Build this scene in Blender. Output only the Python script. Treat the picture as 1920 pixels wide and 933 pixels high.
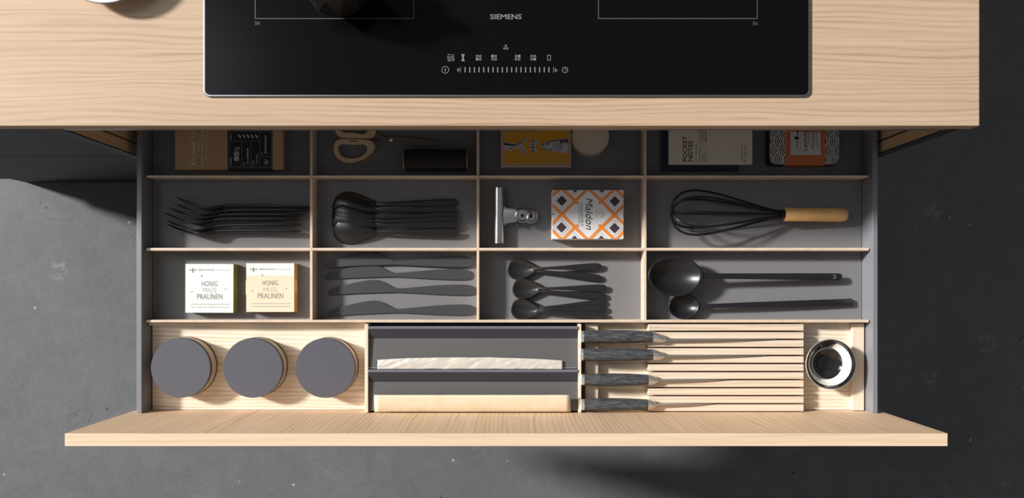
import bpy, bmesh, math, random
from mathutils import Vector, Matrix, noise
random.seed(7)
for o in list(bpy.data.objects): bpy.data.objects.remove(o)
SC = bpy.context.scene
COL = SC.collection

# ------------------------------------------------------------------ camera, world, lights, exposure
CAMZ, FPX, CX, CY = 1.92, 1417.0, 951.0, 540.0       # camera 1 m above the worktop, looking straight down
cam_d = bpy.data.cameras.new('camera'); cam = bpy.data.objects.new('camera', cam_d); COL.objects.link(cam)
cam.location = (0, 0, CAMZ); cam_d.sensor_width = 36; cam_d.lens = FPX/1920*36
cam_d.shift_x = (960-CX)/1920; cam_d.shift_y = (CY-466.5)/1920; cam_d.clip_start = .01
SC.camera = cam
w = bpy.data.worlds.new('world'); SC.world = w; w.use_nodes = True
w.node_tree.nodes['Background'].inputs[0].default_value = (.93, .96, 1, 1)
w.node_tree.nodes['Background'].inputs[1].default_value = .205
sun_d = bpy.data.lights.new('sun', 'SUN'); sun = bpy.data.objects.new('sun', sun_d); COL.objects.link(sun)
sun_d.energy = 6.2; sun_d.angle = math.radians(6.0); sun_d.color = (1, .965, .92)
sun.rotation_euler = Vector((1.6, -.56, -1)).to_track_quat('-Z', 'Y').to_euler()
ar_d = bpy.data.lights.new('soft_fill_light', 'AREA'); ar = bpy.data.objects.new('soft_fill_light', ar_d); COL.objects.link(ar)  # added soft lamp, upper left: gives the hob its gradient and fills shadows
ar_d.shape = 'RECTANGLE'; ar_d.size = 1.0; ar_d.size_y = 1.8; ar_d.energy = 17; ar_d.color = (.9, .95, 1)
ar.location = (-1.95, .95, 2.7)
ar.rotation_euler = (Vector((-.3, .1, .8))-ar.location).to_track_quat('-Z', 'Y').to_euler()
vs = SC.view_settings
vs.view_transform = 'Standard'; vs.look = 'None'; vs.gamma = 1; vs.use_curve_mapping = False; vs.exposure = 0.0

# ------------------------------------------------------------------ helpers
def at(px, py, z):
    d = CAMZ-z
    return ((px-CX)*d/FPX, (CY-py)*d/FPX)
def X(px, z): return (px-CX)*(CAMZ-z)/FPX
def Y(py, z): return (CY-py)*(CAMZ-z)/FPX
def L(px, z): return px*(CAMZ-z)/FPX

FINE = {'small_print', 'fish_lines', 'fish_print', 'wave_print', 'label_lines', 'bee_print', 'stamp', 'emblem_print', 'wipe_symbol', 'zone_symbol', 'fan_symbol', 'power_symbol', 'clock_symbol', 'flex_zone_symbol', 'hourglass_symbol', 'leaf_emblem', 'zone_outline', 'border_line'}
class MB:
    def __init__(s): s.v = []; s.f = []
    def box(s, x0, x1, y0, y1, z0, z1):
        n = len(s.v)
        s.v += [(x0,y0,z0),(x1,y0,z0),(x1,y1,z0),(x0,y1,z0),(x0,y0,z1),(x1,y0,z1),(x1,y1,z1),(x0,y1,z1)]
        s.f += [tuple(n+i for i in q) for q in ((3,2,1,0),(4,5,6,7),(0,1,5,4),(1,2,6,5),(2,3,7,6),(3,0,4,7))]
        return s
    def prism(s, pts, z0, z1):
        n = len(s.v); k = len(pts)
        s.v += [(x,y,z0) for x,y in pts]+[(x,y,z1) for x,y in pts]
        s.f += [tuple(range(n+k-1, n-1, -1)), tuple(range(n+k, n+2*k))]
        s.f += [(n+i, n+(i+1)%k, n+k+(i+1)%k, n+k+i) for i in range(k)]
        return s
    def profile_x(s, yz, x0, x1):           # (y,z) outline extruded along x
        n = len(s.v); k = len(yz)
        s.v += [(x0,y,z) for y,z in yz]+[(x1,y,z) for y,z in yz]
        s.f += [tuple(range(n+k-1, n-1, -1)), tuple(range(n+k, n+2*k))]
        s.f += [(n+i, n+(i+1)%k, n+k+(i+1)%k, n+k+i) for i in range(k)]
        return s
    def loft(s, secs, cap=True):
        n = len(s.v); k = len(secs[0])
        for q in secs: s.v += [tuple(p) for p in q]
        for a in range(len(secs)-1):
            for i in range(k):
                s.f.append((n+a*k+i, n+a*k+(i+1)%k, n+(a+1)*k+(i+1)%k, n+(a+1)*k+i))
        if cap:
            s.f.append(tuple(range(n+k-1, n-1, -1))); m = n+(len(secs)-1)*k
            s.f.append(tuple(range(m, m+k)))
        return s
    def lathe(s, prof, c=(0,0,0), seg=48, a0=0, a1=2*math.pi):
        full = abs(a1-a0-2*math.pi) < 1e-6
        m = seg if full else seg+1; n = len(s.v); k = len(prof)
        for j in range(m):
            a = a0+(a1-a0)*j/seg
            for r, z in prof: s.v.append((c[0]+r*math.cos(a), c[1]+r*math.sin(a), c[2]+z))
        for j in range(seg):
            j2 = (j+1) % m
            for i in range(k-1):
                s.f.append((n+j*k+i, n+j2*k+i, n+j2*k+i+1, n+j*k+i+1))
        return s
    def tube(s, path, r, seg=8):
        secs = []; P = [Vector(p) for p in path]
        for i, p in enumerate(P):
            t = (P[min(i+1,len(P)-1)]-P[max(i-1,0)]).normalized()
            up = Vector((0,0,1)) if abs(t.z) < .9 else Vector((0,1,0))
            a = t.cross(up).normalized(); b = a.cross(t)
            rr = r[i] if isinstance(r, (list, tuple)) else r
            secs.append([p+a*(rr*math.cos(2*math.pi*q/seg))+b*(rr*math.sin(2*math.pi*q/seg)) for q in range(seg)])
        return s.loft(secs)
    def poly(s, pts, z):
        n = len(s.v); s.v += [(p[0],p[1],z) for p in pts]; s.f.append(tuple(range(n, n+len(pts)))); return s
    def build_each(s, name, mat, parent):     # one part per polygon
        for f in s.f:
            m = MB(); m.v = [s.v[i] for i in f]; m.f = [tuple(range(len(f)))]; m.build(name, mat, parent)
    def build(s, name, mat, parent=None, smooth=False, bevel=0, seg=2, local=False, weld=False):
        me = bpy.data.meshes.new(name)
        off = Vector((0,0,0)) if (parent is None or local) else world_loc(parent)
        me.from_pydata([tuple(Vector(p)-off) for p in s.v], [], s.f)
        b = bmesh.new(); b.from_mesh(me)
        if weld: bmesh.ops.remove_doubles(b, verts=b.verts, dist=1e-6)
        bmesh.ops.recalc_face_normals(b, faces=b.faces); b.to_mesh(me); b.free()
        if smooth:
            me.shade_smooth(); me.set_sharp_from_angle(angle=math.radians(38))
        me.materials.append(mat)
        o = bpy.data.objects.new(name, me); COL.objects.link(o)
        if parent: o.parent = parent
        if name in FINE: o['kind'] = 'stuff'
        if bevel:
            m = o.modifiers.new('bevel', 'BEVEL'); m.width = bevel; m.segments = seg; m.limit_method = 'ANGLE'; m.angle_limit = math.radians(40)
        return o
def world_loc(o):
    p = Vector(o.location)
    while o.parent: o = o.parent; p = p+Vector(o.location)
    return p
def tag(o, label, cat, group=None):
    o['label'] = label; o['category'] = cat
    if group: o['group'] = group
    return o
def thing(name, loc, label, cat, group=None):
    o = bpy.data.objects.new(name, None); COL.objects.link(o); o.location = loc; o.empty_display_size = .02
    return tag(o, label, cat, group)
def struct(o): o['kind'] = 'structure'; return o
def dup(root, loc, rot, label):
    r = root.copy(); COL.objects.link(r); r.location = loc; r.rotation_euler = rot; r['label'] = label
    for ch in list(root.children):
        c = ch.copy(); COL.objects.link(c); c.parent = r
        for g in list(ch.children):
            d = g.copy(); COL.objects.link(d); d.parent = c
    return r
def rrect(x0, x1, y0, y1, r, n=6):
    pts = []
    for cx, cy, a in ((x1-r,y1-r,0),(x0+r,y1-r,90),(x0+r,y0+r,180),(x1-r,y0+r,270)):
        for i in range(n+1):
            t = math.radians(a+90*i/n); pts.append((cx+r*math.cos(t), cy+r*math.sin(t)))
    return pts
def clip(poly, x0, x1, y0, y1):
    for ax, lim, sg in ((0,x0,1),(0,x1,-1),(1,y0,1),(1,y1,-1)):
        out = []
        for i in range(len(poly)):
            a, b = poly[i-1], poly[i]
            ia, ib = (a[ax]-lim)*sg >= 0, (b[ax]-lim)*sg >= 0
            if ia != ib:
                t = (lim-a[ax])/(b[ax]-a[ax]); out.append((a[0]+(b[0]-a[0])*t, a[1]+(b[1]-a[1])*t))
            if ib: out.append(b)
        poly = out
        if not poly: break
    return poly

# ------------------------------------------------------------------ materials
def mat(name, col, rough=.5, metal=0, spec=.5, bump=0, bscale=300, var=0, vscale=40, coat=0):
    m = bpy.data.materials.new(name); m.use_nodes = True; nt = m.node_tree; b = nt.nodes['Principled BSDF']
    b.inputs['Base Color'].default_value = (*col, 1); b.inputs['Roughness'].default_value = rough
    b.inputs['Metallic'].default_value = metal; b.inputs['Specular IOR Level'].default_value = spec
    b.inputs['Coat Weight'].default_value = coat
    tc = nt.nodes.new('ShaderNodeTexCoord')
    if var:
        n = nt.nodes.new('ShaderNodeTexNoise'); n.inputs['Scale'].default_value = vscale; n.inputs['Detail'].default_value = 5
        nt.links.new(tc.outputs['Object'], n.inputs['Vector'])
        r = nt.nodes.new('ShaderNodeValToRGB'); e = r.color_ramp.elements
        e[0].position = .3; e[1].position = .7
        e[0].color = (*[c*(1-var) for c in col], 1); e[1].color = (*[min(1, c*(1+var)) for c in col], 1)
        nt.links.new(n.outputs['Fac'], r.inputs[0]); nt.links.new(r.outputs[0], b.inputs['Base Color'])
    if bump:
        n = nt.nodes.new('ShaderNodeTexNoise'); n.inputs['Scale'].default_value = bscale; n.inputs['Detail'].default_value = 3
        nt.links.new(tc.outputs['Object'], n.inputs['Vector'])
        bp = nt.nodes.new('ShaderNodeBump'); bp.inputs['Strength'].default_value = bump; bp.inputs['Distance'].default_value = .001
        nt.links.new(n.outputs['Fac'], bp.inputs['Height']); nt.links.new(bp.outputs[0], b.inputs['Normal'])
    return m
def oak(name, light, dark, axis=0, rough=.55, fig=1.0, off=0.0):
    """oak veneer: long fibres, broader growth bands and fine pores running along one axis"""
    m = bpy.data.materials.new(name); m.use_nodes = True; nt = m.node_tree; b = nt.nodes['Principled BSDF']
    b.inputs['Roughness'].default_value = rough; b.inputs['Specular IOR Level'].default_value = .3
    tc = nt.nodes.new('ShaderNodeTexCoord')
    def layer(along, across, detail, dist, o):
        mp = nt.nodes.new('ShaderNodeMapping'); sc = [across]*3; sc[axis] = along; mp.inputs['Scale'].default_value = sc
        mp.inputs['Location'].default_value = (o+off, o*1.7+off, o*.6)
        n = nt.nodes.new('ShaderNodeTexNoise'); n.inputs['Scale'].default_value = 1; n.inputs['Detail'].default_value = detail
        n.inputs['Distortion'].default_value = dist
        nt.links.new(tc.outputs['Object'], mp.inputs[0]); nt.links.new(mp.outputs[0], n.inputs['Vector']); return n
    n1 = layer(1.1, 14, 3, .5, 3); n2 = layer(5, 260, 4, .3, 9); n3 = layer(30, 1100, 2, 0, 17)
    n4 = layer(1.6, 13, 2, .3, 31); n5 = layer(9, 70, 2, .2, 23); n6 = layer(2.2, 45, 3, .4, 41)
    def mth(op, a, b=None, c=None):
        x = nt.nodes.new('ShaderNodeMath'); x.operation = op
        for k, q in enumerate((a, b, c)):
            if q is None: continue
            if isinstance(q, (int, float)): x.inputs[k].default_value = q
            else: nt.links.new(q, x.inputs[k])
        return x.outputs[0]
    # thin wavy growth lines: sine of the distance across the grain, warped and masked by slow noises
    sep = nt.nodes.new('ShaderNodeSeparateXYZ'); nt.links.new(tc.outputs['Object'], sep.inputs[0])
    a_, b_ = [k for k in range(3) if k != axis]
    across = mth('ADD', sep.outputs[a_], sep.outputs[b_])
    ph = mth('MULTIPLY_ADD', across, 820.0, mth('MULTIPLY', n4.outputs['Fac'], 42.0))
    ph = mth('MULTIPLY_ADD', n5.outputs['Fac'], 5.0, ph)
    si = mth('SINE', ph)
    ln = mth('POWER', mth('MULTIPLY_ADD', si, .5, .5), 3.0)
    mask = mth('MULTIPLY', mth('SUBTRACT', n6.outputs['Fac'], .33), 2.6)
    mask = mth('MAXIMUM', mask, 0.0)
    t2 = mth('MULTIPLY_ADD', n1.outputs['Fac'], .22*fig, .56-.11*fig)
    t2 = mth('MULTIPLY_ADD', mth('SUBTRACT', n2.outputs['Fac'], .5), .42, t2)
    t2 = mth('MULTIPLY_ADD', mth('SUBTRACT', n3.outputs['Fac'], .5), .16, t2)
    t2 = mth('SUBTRACT', t2, mth('MULTIPLY', mth('MULTIPLY', ln, mask), .36*fig))
    r = nt.nodes.new('ShaderNodeValToRGB'); e = r.color_ramp.elements
    e[0].position = .2; e[1].position = .72; e[0].color = (*dark, 1); e[1].color = (*light, 1)
    nt.links.new(t2, r.inputs[0]); nt.links.new(r.outputs[0], b.inputs['Base Color'])
    bp = nt.nodes.new('ShaderNodeBump'); bp.inputs['Strength'].default_value = .15; bp.inputs['Distance'].default_value = .0006
    nt.links.new(t2, bp.inputs['Height']); nt.links.new(bp.outputs[0], b.inputs['Normal'])
    return m
def concrete():
    m = bpy.data.materials.new('dark_screed'); m.use_nodes = True; nt = m.node_tree; b = nt.nodes['Principled BSDF']
    b.inputs['Roughness'].default_value = .62; b.inputs['Specular IOR Level'].default_value = .3
    tc = nt.nodes.new('ShaderNodeTexCoord')
    def nz(s, d, ds=0):
        n = nt.nodes.new('ShaderNodeTexNoise'); n.inputs['Scale'].default_value = s; n.inputs['Detail'].default_value = d; n.inputs['Distortion'].default_value = ds
        nt.links.new(tc.outputs['Object'], n.inputs['Vector']); return n.outputs['Fac']
    def ramp(src, p0, p1, c0, c1):
        r = nt.nodes.new('ShaderNodeValToRGB'); e = r.color_ramp.elements; e[0].position = p0; e[1].position = p1
        e[0].color = (*c0, 1); e[1].color = (*c1, 1); nt.links.new(src, r.inputs[0]); return r.outputs[0]
    def mix(kind, f, a, c):
        x = nt.nodes.new('ShaderNodeMix'); x.data_type = 'RGBA'; x.blend_type = kind
        if isinstance(f, float): x.inputs[0].default_value = f
        else: nt.links.new(f, x.inputs[0])
        nt.links.new(a, x.inputs[6])
        if isinstance(c, tuple): x.inputs[7].default_value = c
        else: nt.links.new(c, x.inputs[7])
        return x.outputs[2]
    base = ramp(nz(3.2, 8, .4), .3, .7, (.128, .129, .136), (.156, .157, .165))
    base = mix('MULTIPLY', .5, base, ramp(nz(22, 6, .8), .3, .72, (.78,.78,.78), (1.1,1.1,1.1)))
    base = mix('MULTIPLY', .5, base, ramp(nz(160, 3), .3, .7, (.8,.8,.8), (1.1,1.1,1.1)))
    def spots(scale, lo, hi, gate):
        v = nt.nodes.new('ShaderNodeTexVoronoi'); v.inputs['Scale'].default_value = scale; v.inputs['Randomness'].default_value = 1
        nt.links.new(tc.outputs['Object'], v.inputs['Vector'])
        s = ramp(v.outputs['Distance'], lo, hi, (1,1,1), (0,0,0))
        sep = nt.nodes.new('ShaderNodeSeparateColor'); nt.links.new(v.outputs['Color'], sep.inputs[0])
        g = ramp(sep.outputs[0], gate, gate+.02, (0,0,0), (1,1,1))
        return mix('MULTIPLY', 1.0, s, g)
    base = mix('MIX', spots(15, .03, .06, .42), base, (.42,.42,.42,1))
    base = mix('MIX', spots(12.3, .03, .05, .4), base, (.035,.035,.035,1))
    base = mix('MIX', mix('MULTIPLY', 1.0, spots(5.3, .06, .16, .35), ramp(nz(60, 4), .45, .62, (0,0,0), (.5,.5,.5))), base, (.34,.34,.34,1))
    v = nt.nodes.new('ShaderNodeTexVoronoi'); v.feature = 'DISTANCE_TO_EDGE'; v.inputs['Scale'].default_value = 2.6
    wv = nt.nodes.new('ShaderNodeTexNoise'); wv.inputs['Scale'].default_value = 5; wv.inputs['Detail'].default_value = 5
    nt.links.new(tc.outputs['Object'], wv.inputs['Vector'])
    va = nt.nodes.new('ShaderNodeVectorMath'); va.operation = 'MULTIPLY_ADD'; va.inputs[1].default_value = (.45,.45,.45)
    nt.links.new(wv.outputs['Color'], va.inputs[0]); nt.links.new(tc.outputs['Object'], va.inputs[2]); nt.links.new(va.outputs[0], v.inputs['Vector'])
    cr = ramp(v.outputs['Distance'], .001, .006, (.55,.55,.55), (0,0,0))
    base = mix('MIX', mix('MULTIPLY', 1.0, cr, ramp(nz(2.2, 3), .5, .62, (0,0,0), (1,1,1))), base, (.05,.05,.052,1))
    nt.links.new(base, b.inputs['Base Color'])
    bp = nt.nodes.new('ShaderNodeBump'); bp.inputs['Strength'].default_value = .2; bp.inputs['Distance'].default_value = .002
    nt.links.new(nz(55, 6), bp.inputs['Height']); nt.links.new(bp.outputs[0], b.inputs['Normal'])
    return m
def felt():
    m = mat('charcoal_mat', (.18,.178,.184), .78, spec=.25, bump=.5, bscale=1000, var=.16, vscale=700)
    return m
M = {}
M['counter'] = oak('oak_worktop', (.595,.435,.305), (.385,.26,.165), 0)
M['front'] = oak('oak_front', (.88,.65,.45), (.56,.37,.22), 2, off=4)
M['front_edge'] = oak('oak_front_edge', (.82,.64,.46), (.6,.43,.27), 0, fig=.6, off=8)
M['tray'] = oak('light_oak_tray', (.92,.83,.70), (.57,.44,.30), 0, off=2)
M['pale'] = oak('pale_oak', (.78,.655,.525), (.52,.4,.29), 0, fig=.8, off=6)
M['pale_y'] = oak('pale_oak_cross', (.78,.66,.52), (.64,.5,.37), 1, fig=.6, off=6)
M['side'] = oak('oak_cabinet_side', (.6,.43,.27), (.42,.28,.16), 2, off=12)
M['fin'] = mat('oak_divider', (.68,.54,.42), .5, var=.1, vscale=60)
M['floor'] = concrete()
M['felt'] = felt()
M['roomwall'] = mat('grey_room_wall', (.055,.055,.055), .8, var=.05, vscale=3)
M['wall'] = mat('anthracite_drawer_metal', (.215,.219,.245), .42, metal=.1)
M['dark_front'] = mat('dark_cabinet_front', (.018,.021,.022), .5)
M['dark_edge'] = mat('dark_blue_edge', (.02,.025,.034), .5)
M['alu'] = mat('aluminium', (.55,.54,.53), .35, metal=1)
M['hobglass'] = mat('black_hob_glass', (.003,.003,.0035), .22, spec=.15)
M['hobrim'] = mat('hob_rim', (.36,.37,.39), .35, metal=1)
M['hobprint'] = mat('hob_print', (.2,.195,.2), .5)
M['hobprint_dim'] = mat('hob_zone_line', (.11,.11,.11), .5)
M['black'] = mat('black_satin', (.010,.010,.011), .38, spec=.3)
M['blackm'] = mat('black_cutlery', (.011,.011,.0115), .34, metal=.1, bump=.05, bscale=900)
M['knifem'] = mat('anthracite_knife', (.043,.043,.05), .48, metal=.1, bump=.05, bscale=900)
M['spoonm'] = mat('black_spoon', (.017,.0165,.0165), .32, metal=.05, spec=.65)
M['servm'] = mat('black_serving', (.013,.013,.016), .34, spec=.45)
M['steel'] = mat('steel', (.74,.73,.71), .3, metal=.85)
M['steelb'] = mat('brushed_steel', (.6,.58,.55), .38, metal=1, bump=.15, bscale=300)
M['tin'] = mat('tin_lid', (.74,.65,.54), .42, metal=.35, bump=.06, bscale=250)
M['chrome'] = mat('chrome', (.62,.6,.58), .17, metal=1)
M['lid'] = mat('graphite_lid', (.083,.083,.103), .5)
M['jar'] = mat('jar_wood', (.55,.45,.33), .45, var=.12, vscale=80)
M['disp'] = mat('dispenser_grey', (.115,.113,.113), .4, metal=.1)
M['disp_d'] = mat('dispenser_dark', (.038,.038,.055), .4, metal=.1)
M['disp_l'] = mat('dispenser_edge', (.22,.22,.28), .3, metal=.4)
M['foil'] = mat('aluminium_foil', (.82,.76,.68), .38, metal=.4)
M['paper'] = mat('parchment', (.72,.61,.44), .7, bump=.1, bscale=200, var=.06, vscale=60)
M['kraft'] = mat('kraft_card', (.50,.315,.165), .7, var=.06, vscale=90)
M['kraft_l'] = mat('gold_print', (.8,.66,.46), .5)
M['blk_label'] = mat('black_label', (.012,.012,.013), .6)
M['wht_print'] = mat('white_print', (.62,.6,.57), .6)
M['grey_print'] = mat('grey_line_print', (.2,.2,.2), .6)
M['scw'] = mat('scissor_handle', (.68,.48,.30), .5, var=.08)
M['blade'] = mat('scissor_steel', (.24,.23,.22), .36, metal=.8)
M['twine'] = mat('black_twine', (.012,.012,.012), .8, bump=1, bscale=500)
M['spoolend'] = mat('card_spool_end', (.2,.14,.1), .7)
M['mustard'] = mat('mustard_card', (.62,.30,.012), .6)
M['pink'] = mat('pale_pink_card', (.72,.55,.47), .6)
M['maroon'] = mat('maroon_print', (.30,.09,.11), .6)
M['olive'] = mat('olive_print', (.42,.35,.09), .6)
M['fish'] = mat('fish_grey', (.47,.47,.5), .6)
M['navy'] = mat('navy_print', (.025,.02,.04), .6)
M['cream'] = mat('cream_cover', (.78,.70,.57), .7)
M['ink'] = mat('black_ink', (.02,.017,.015), .6)
M['inkg'] = mat('faded_ink', (.26,.22,.17), .6)
M['bluebook'] = mat('dark_blue_book', (.012,.012,.05), .6)
M['tinblk'] = mat('tin_black', (.012,.012,.013), .4)
M['wave'] = mat('tin_wave_print', (.7,.68,.64), .5)
M['orange'] = mat('burnt_orange_paper', (.58,.16,.05), .6)
M['lblg'] = mat('pale_grey_label', (.6,.6,.61), .6)
M['saltw'] = mat('salt_box_white', (.78,.77,.77), .6)
M['salto'] = mat('salt_box_orange', (.86,.27,.045), .6)
M['saltd'] = mat('salt_box_aubergine', (.055,.03,.04), .6)
M['saltl'] = mat('salt_box_lavender', (.58,.58,.66), .6)
M['teal'] = mat('dark_teal_ink', (.03,.06,.07), .6)
M['beech'] = mat('beech_handle', (.72,.42,.16), .42, var=.08, vscale=60)
M['mintw'] = mat('mint_white_card', (.78,.80,.77), .6)
M['mintg'] = mat('olive_green_card', (.24,.25,.075), .6)
M['nutw'] = mat('white_card', (.8,.78,.74), .6)
M['nutc'] = mat('peach_card', (.80,.66,.49), .6)
M['nuts'] = mat('caramel_card', (.5,.27,.07), .6)
M['nutt'] = mat('caramel_tab', (.68,.44,.19), .6)
M['gprint'] = mat('warm_grey_print', (.27,.26,.24), .6)
M['gprint_l'] = mat('light_grey_print', (.55,.54,.51), .6)
M['handle'] = mat('pakka_handle', (.05,.055,.06), .5)
M['glossb'] = mat('gloss_black_glaze', (.012,.011,.013), .12, coat=.5)
M['glossw'] = mat('white_glaze', (.82,.79,.73), .2)
M['china'] = mat('pale_china', (.72,.72,.72), .25)
# pakka wood streaks
def pakka():
    m = M['handle']; nt = m.node_tree; b = nt.nodes['Principled BSDF']; tc = nt.nodes.new('ShaderNodeTexCoord')
    mp = nt.nodes.new('ShaderNodeMapping'); mp.inputs['Scale'].default_value = (70, 700, 700)
    n = nt.nodes.new('ShaderNodeTexNoise'); n.inputs['Scale'].default_value = 1; n.inputs['Detail'].default_value = 4; n.inputs['Distortion'].default_value = .8
    r = nt.nodes.new('ShaderNodeValToRGB'); e = r.color_ramp.elements; e[0].position = .38; e[1].position = .66
    e[0].color = (.022,.024,.027,1); e[1].color = (.105,.11,.118,1)
    nt.links.new(tc.outputs['Object'], mp.inputs[0]); nt.links.new(mp.outputs[0], n.inputs['Vector']); nt.links.new(n.outputs['Fac'], r.inputs[0]); nt.links.new(r.outputs[0], b.inputs['Base Color'])
pakka()

# ------------------------------------------------------------------ lettering
def text(s, cxy, size, z, m, parent, rot=0, shear=0, bold=0, name='lettering', spacing=1.0):
    """flat lettering fitted to size=(w,h) metres, centred on cxy, rotated by rot degrees"""
    cu = bpy.data.curves.new('t', 'FONT'); cu.body = s; cu.size = 1; cu.shear = shear; cu.offset = bold; cu.resolution_u = 3
    cu.space_character = spacing
    to = bpy.data.objects.new('t', cu); COL.objects.link(to)
    dg = bpy.context.evaluated_depsgraph_get(); me = bpy.data.meshes.new_from_object(to.evaluated_get(dg))
    bpy.data.objects.remove(to); bpy.data.curves.remove(cu)
    xs = [v.co.x for v in me.vertices]; ys = [v.co.y for v in me.vertices]
    x0, x1, y0, y1 = min(xs), max(xs), min(ys), max(ys)
    a = math.radians(rot); ca, sa = math.cos(a), math.sin(a); p = world_loc(parent)
    for v in me.vertices:
        u = ((v.co.x-x0)/(x1-x0)-.5)*size[0]; t = ((v.co.y-y0)/(y1-y0)-.5)*size[1]
        v.co = (cxy[0]+u*ca-t*sa-p.x, cxy[1]+u*sa+t*ca-p.y, z-p.z)
    me.name = name; me.materials.clear(); me.materials.append(m)
    o = bpy.data.objects.new(name, me); COL.objects.link(o); o.parent = parent
    return o
def dashes(mb, p0, p1, h, z, seed=1, lo=.5, hi=1.6):
    """a line of illegible small print as a row of tiny strokes from p0 to p1"""
    rnd = random.Random(seed); d = Vector((p1[0]-p0[0], p1[1]-p0[1])); ln = d.length; d.normalize(); n = Vector((-d.y, d.x)); s = 0
    while s < ln:
        wd = h*rnd.uniform(lo, hi); e = min(s+wd, ln); a = Vector(p0)+d*s; b = Vector(p0)+d*e; hh = h*rnd.uniform(.35, .5)
        mb.poly([a-n*hh, b-n*hh, b+n*hh, a+n*hh], z); s = e+h*rnd.uniform(.25, .5)
def line(mb, a, b, wd, z):
    a = Vector(a[:2]); b = Vector(b[:2]); d = (b-a).normalized(); n = Vector((-d.y, d.x))*wd/2
    mb.poly([a-n, b-n, b+n, a+n], z)
def ring(mb, c, r0, r1, z, n=24, a0=0, a1=360):
    for i in range(n):
        t0 = math.radians(a0+(a1-a0)*i/n); t1 = math.radians(a0+(a1-a0)*(i+1)/n)
        mb.poly([(c[0]+r0*math.cos(t0), c[1]+r0*math.sin(t0)), (c[0]+r1*math.cos(t0), c[1]+r1*math.sin(t0)),
                 (c[0]+r1*math.cos(t1), c[1]+r1*math.sin(t1)), (c[0]+r0*math.cos(t1), c[1]+r0*math.sin(t1))], z)
def disc(mb, c, r, z, n=20):
    mb.poly([(c[0]+r*math.cos(2*math.pi*i/n), c[1]+r*math.sin(2*math.pi*i/n)) for i in range(n)], z)

# ------------------------------------------------------------------ structure
ZT, ZB = .92, .90              # worktop top and underside
YF = .2145                     # worktop front edge
BASE, WALL, DIV = .690, .726, .719   # drawer mat, drawer wall top, divider top
fl = struct(MB().box(-4, 4, -3.5, 3.5, -.05, 0).build('floor', M['floor']))
fl['label'] = 'dark grey polished concrete floor'

for nm, q in (('wall_back', (-4, 4, 3.4, 3.5)), ('shade_wall_front', (-4, 4, -2.3, -2.2)), ('wall_right', (3.4, 3.5, -2.2, 3.4))):  # unseen; front one added dark to keep low sky light off rear row
    struct(MB().box(*q, 0, 2.7).build(nm, M['roomwall']))

ct = MB().box(-1.25, .6253, YF, 1.3, ZB, ZT).build('countertop', M['counter'], bevel=.0012)
tag(ct, 'light oak kitchen worktop with straight grain carrying the black hob', 'countertop')

# cabinet that holds the open drawer
cab = thing('drawer_cabinet', (0, .5, 0), 'oak base cabinet under the hob with its top drawer pulled out', 'cabinet')
XL, XR = -.6006, .593
for xi, xo in ((XL, XL-.017), (XR, XR+.017)):
    a, b = min(xi, xo), max(xi, xo); s = 1 if xo > xi else -1
    p = MB().box(a, b, YF+.0015, YF+.0185, .09, ZB).build('side_panel', M['side'], cab)
    MB().box(a, b, YF+.0215, 1.27, .09, ZB).build('side_panel', M['side'], cab)
    MB().box(a+(.004 if s < 0 else .004), b-.004, YF+.0185, YF+.0215, .09, ZB).build('groove', M['dark_edge'], cab)
    MB().box(a, b, YF-.0005, YF+.0015, .09, ZB).build('edge_strip', M['dark_edge'], cab)
MB().box(XL, XR, 1.25, 1.27, .09, ZB).build('back_panel', M['dark_front'], cab)
MB().box(XL, XR, YF+.03, 1.25, .47, .488).build('shelf_panel', M['dark_front'], cab)
MB().box(XL, XR, YF+.0, YF+.006, ZB-.0075, ZB).build('top_rail', M['alu'], cab)
for z0, z1 in ((.1, .285), (.289, .48)):
    MB().box(XL+.002, XR-.002, YF, YF+.018, z0, z1).build('lower_front', M['front'], cab, bevel=.001)
MB().box(XL, XR, .27, 1.25, 0, .09).build('plinth', M['dark_front'], cab)

dc = thing('dark_cabinet', (-.96, .5, 0), 'dark anthracite base cabinet left of the open oak drawer', 'cabinet')
for z0, z1 in ((.1, .408), (.412, ZB-.002)):
    MB().box(-1.23, XL-.018, .263, .281, z0, z1).build('front_panel', M['dark_front'], dc, bevel=.0008)
MB().box(-1.23, XL-.018, .266, .281, .4083, .4117).build('grip_strip', M['spoolend'], dc)
MB().box(-1.23, XL-.018, .282, 1.27, .1, ZB).build('carcass', M['dark_front'], dc)
MB().box(-1.22, XL-.018, .268, 1.25, 0, .1).build('plinth', M['dark_front'], dc)

# ------------------------------------------------------------------ induction hob
ZH = ZT+.0035
hob = thing('induction_hob', (0, .51, ZT), 'wide black glass induction hob with thin grey metal rim set on the oak worktop', 'hob')
hx0, hx1, hy0 = X(380.5, ZH), X(1519.5, ZH), Y(181, ZH)
MB().prism(rrect(hx0, hx1, hy0, hy0+.53, .0085), ZT, ZH-.0006).build('rim', M['hobrim'], hob, smooth=True, bevel=.0008)
MB().prism(rrect(hx0+.0026, hx1-.0026, hy0+.0026, hy0+.5274, .0065), ZT+.001, ZH).build('glass', M['hobglass'], hob)
ZP = ZH+.0003
def H(px, py): return at(px, py, ZP)
for xa, xb in ((478, 776.5), (1121.5, 1420.5)):
    d = MB(); t = .0009; x0, x1 = X(xa, ZP), X(xb, ZP); y0 = Y(35.3, ZP); y1 = .74
    for q in ((x0,x1,y0,y0+t),(x0,x1,y1-t,y1),(x0,x0+t,y0+t,y1-t),(x1-t,x1,y0+t,y1-t)):
        d.poly([(q[0],q[2]),(q[1],q[2]),(q[1],q[3]),(q[0],q[3])], ZP)
    d.build('zone_outline', M['hobprint_dim'], hob)
text('IN', H(482.7, 43.5), (L(8.2,ZP), L(7,ZP)), ZP, M['hobprint_dim'], hob)
text('IN', H(1416, 44), (L(8,ZP), L(7,ZP)), ZP, M['hobprint_dim'], hob)
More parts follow.
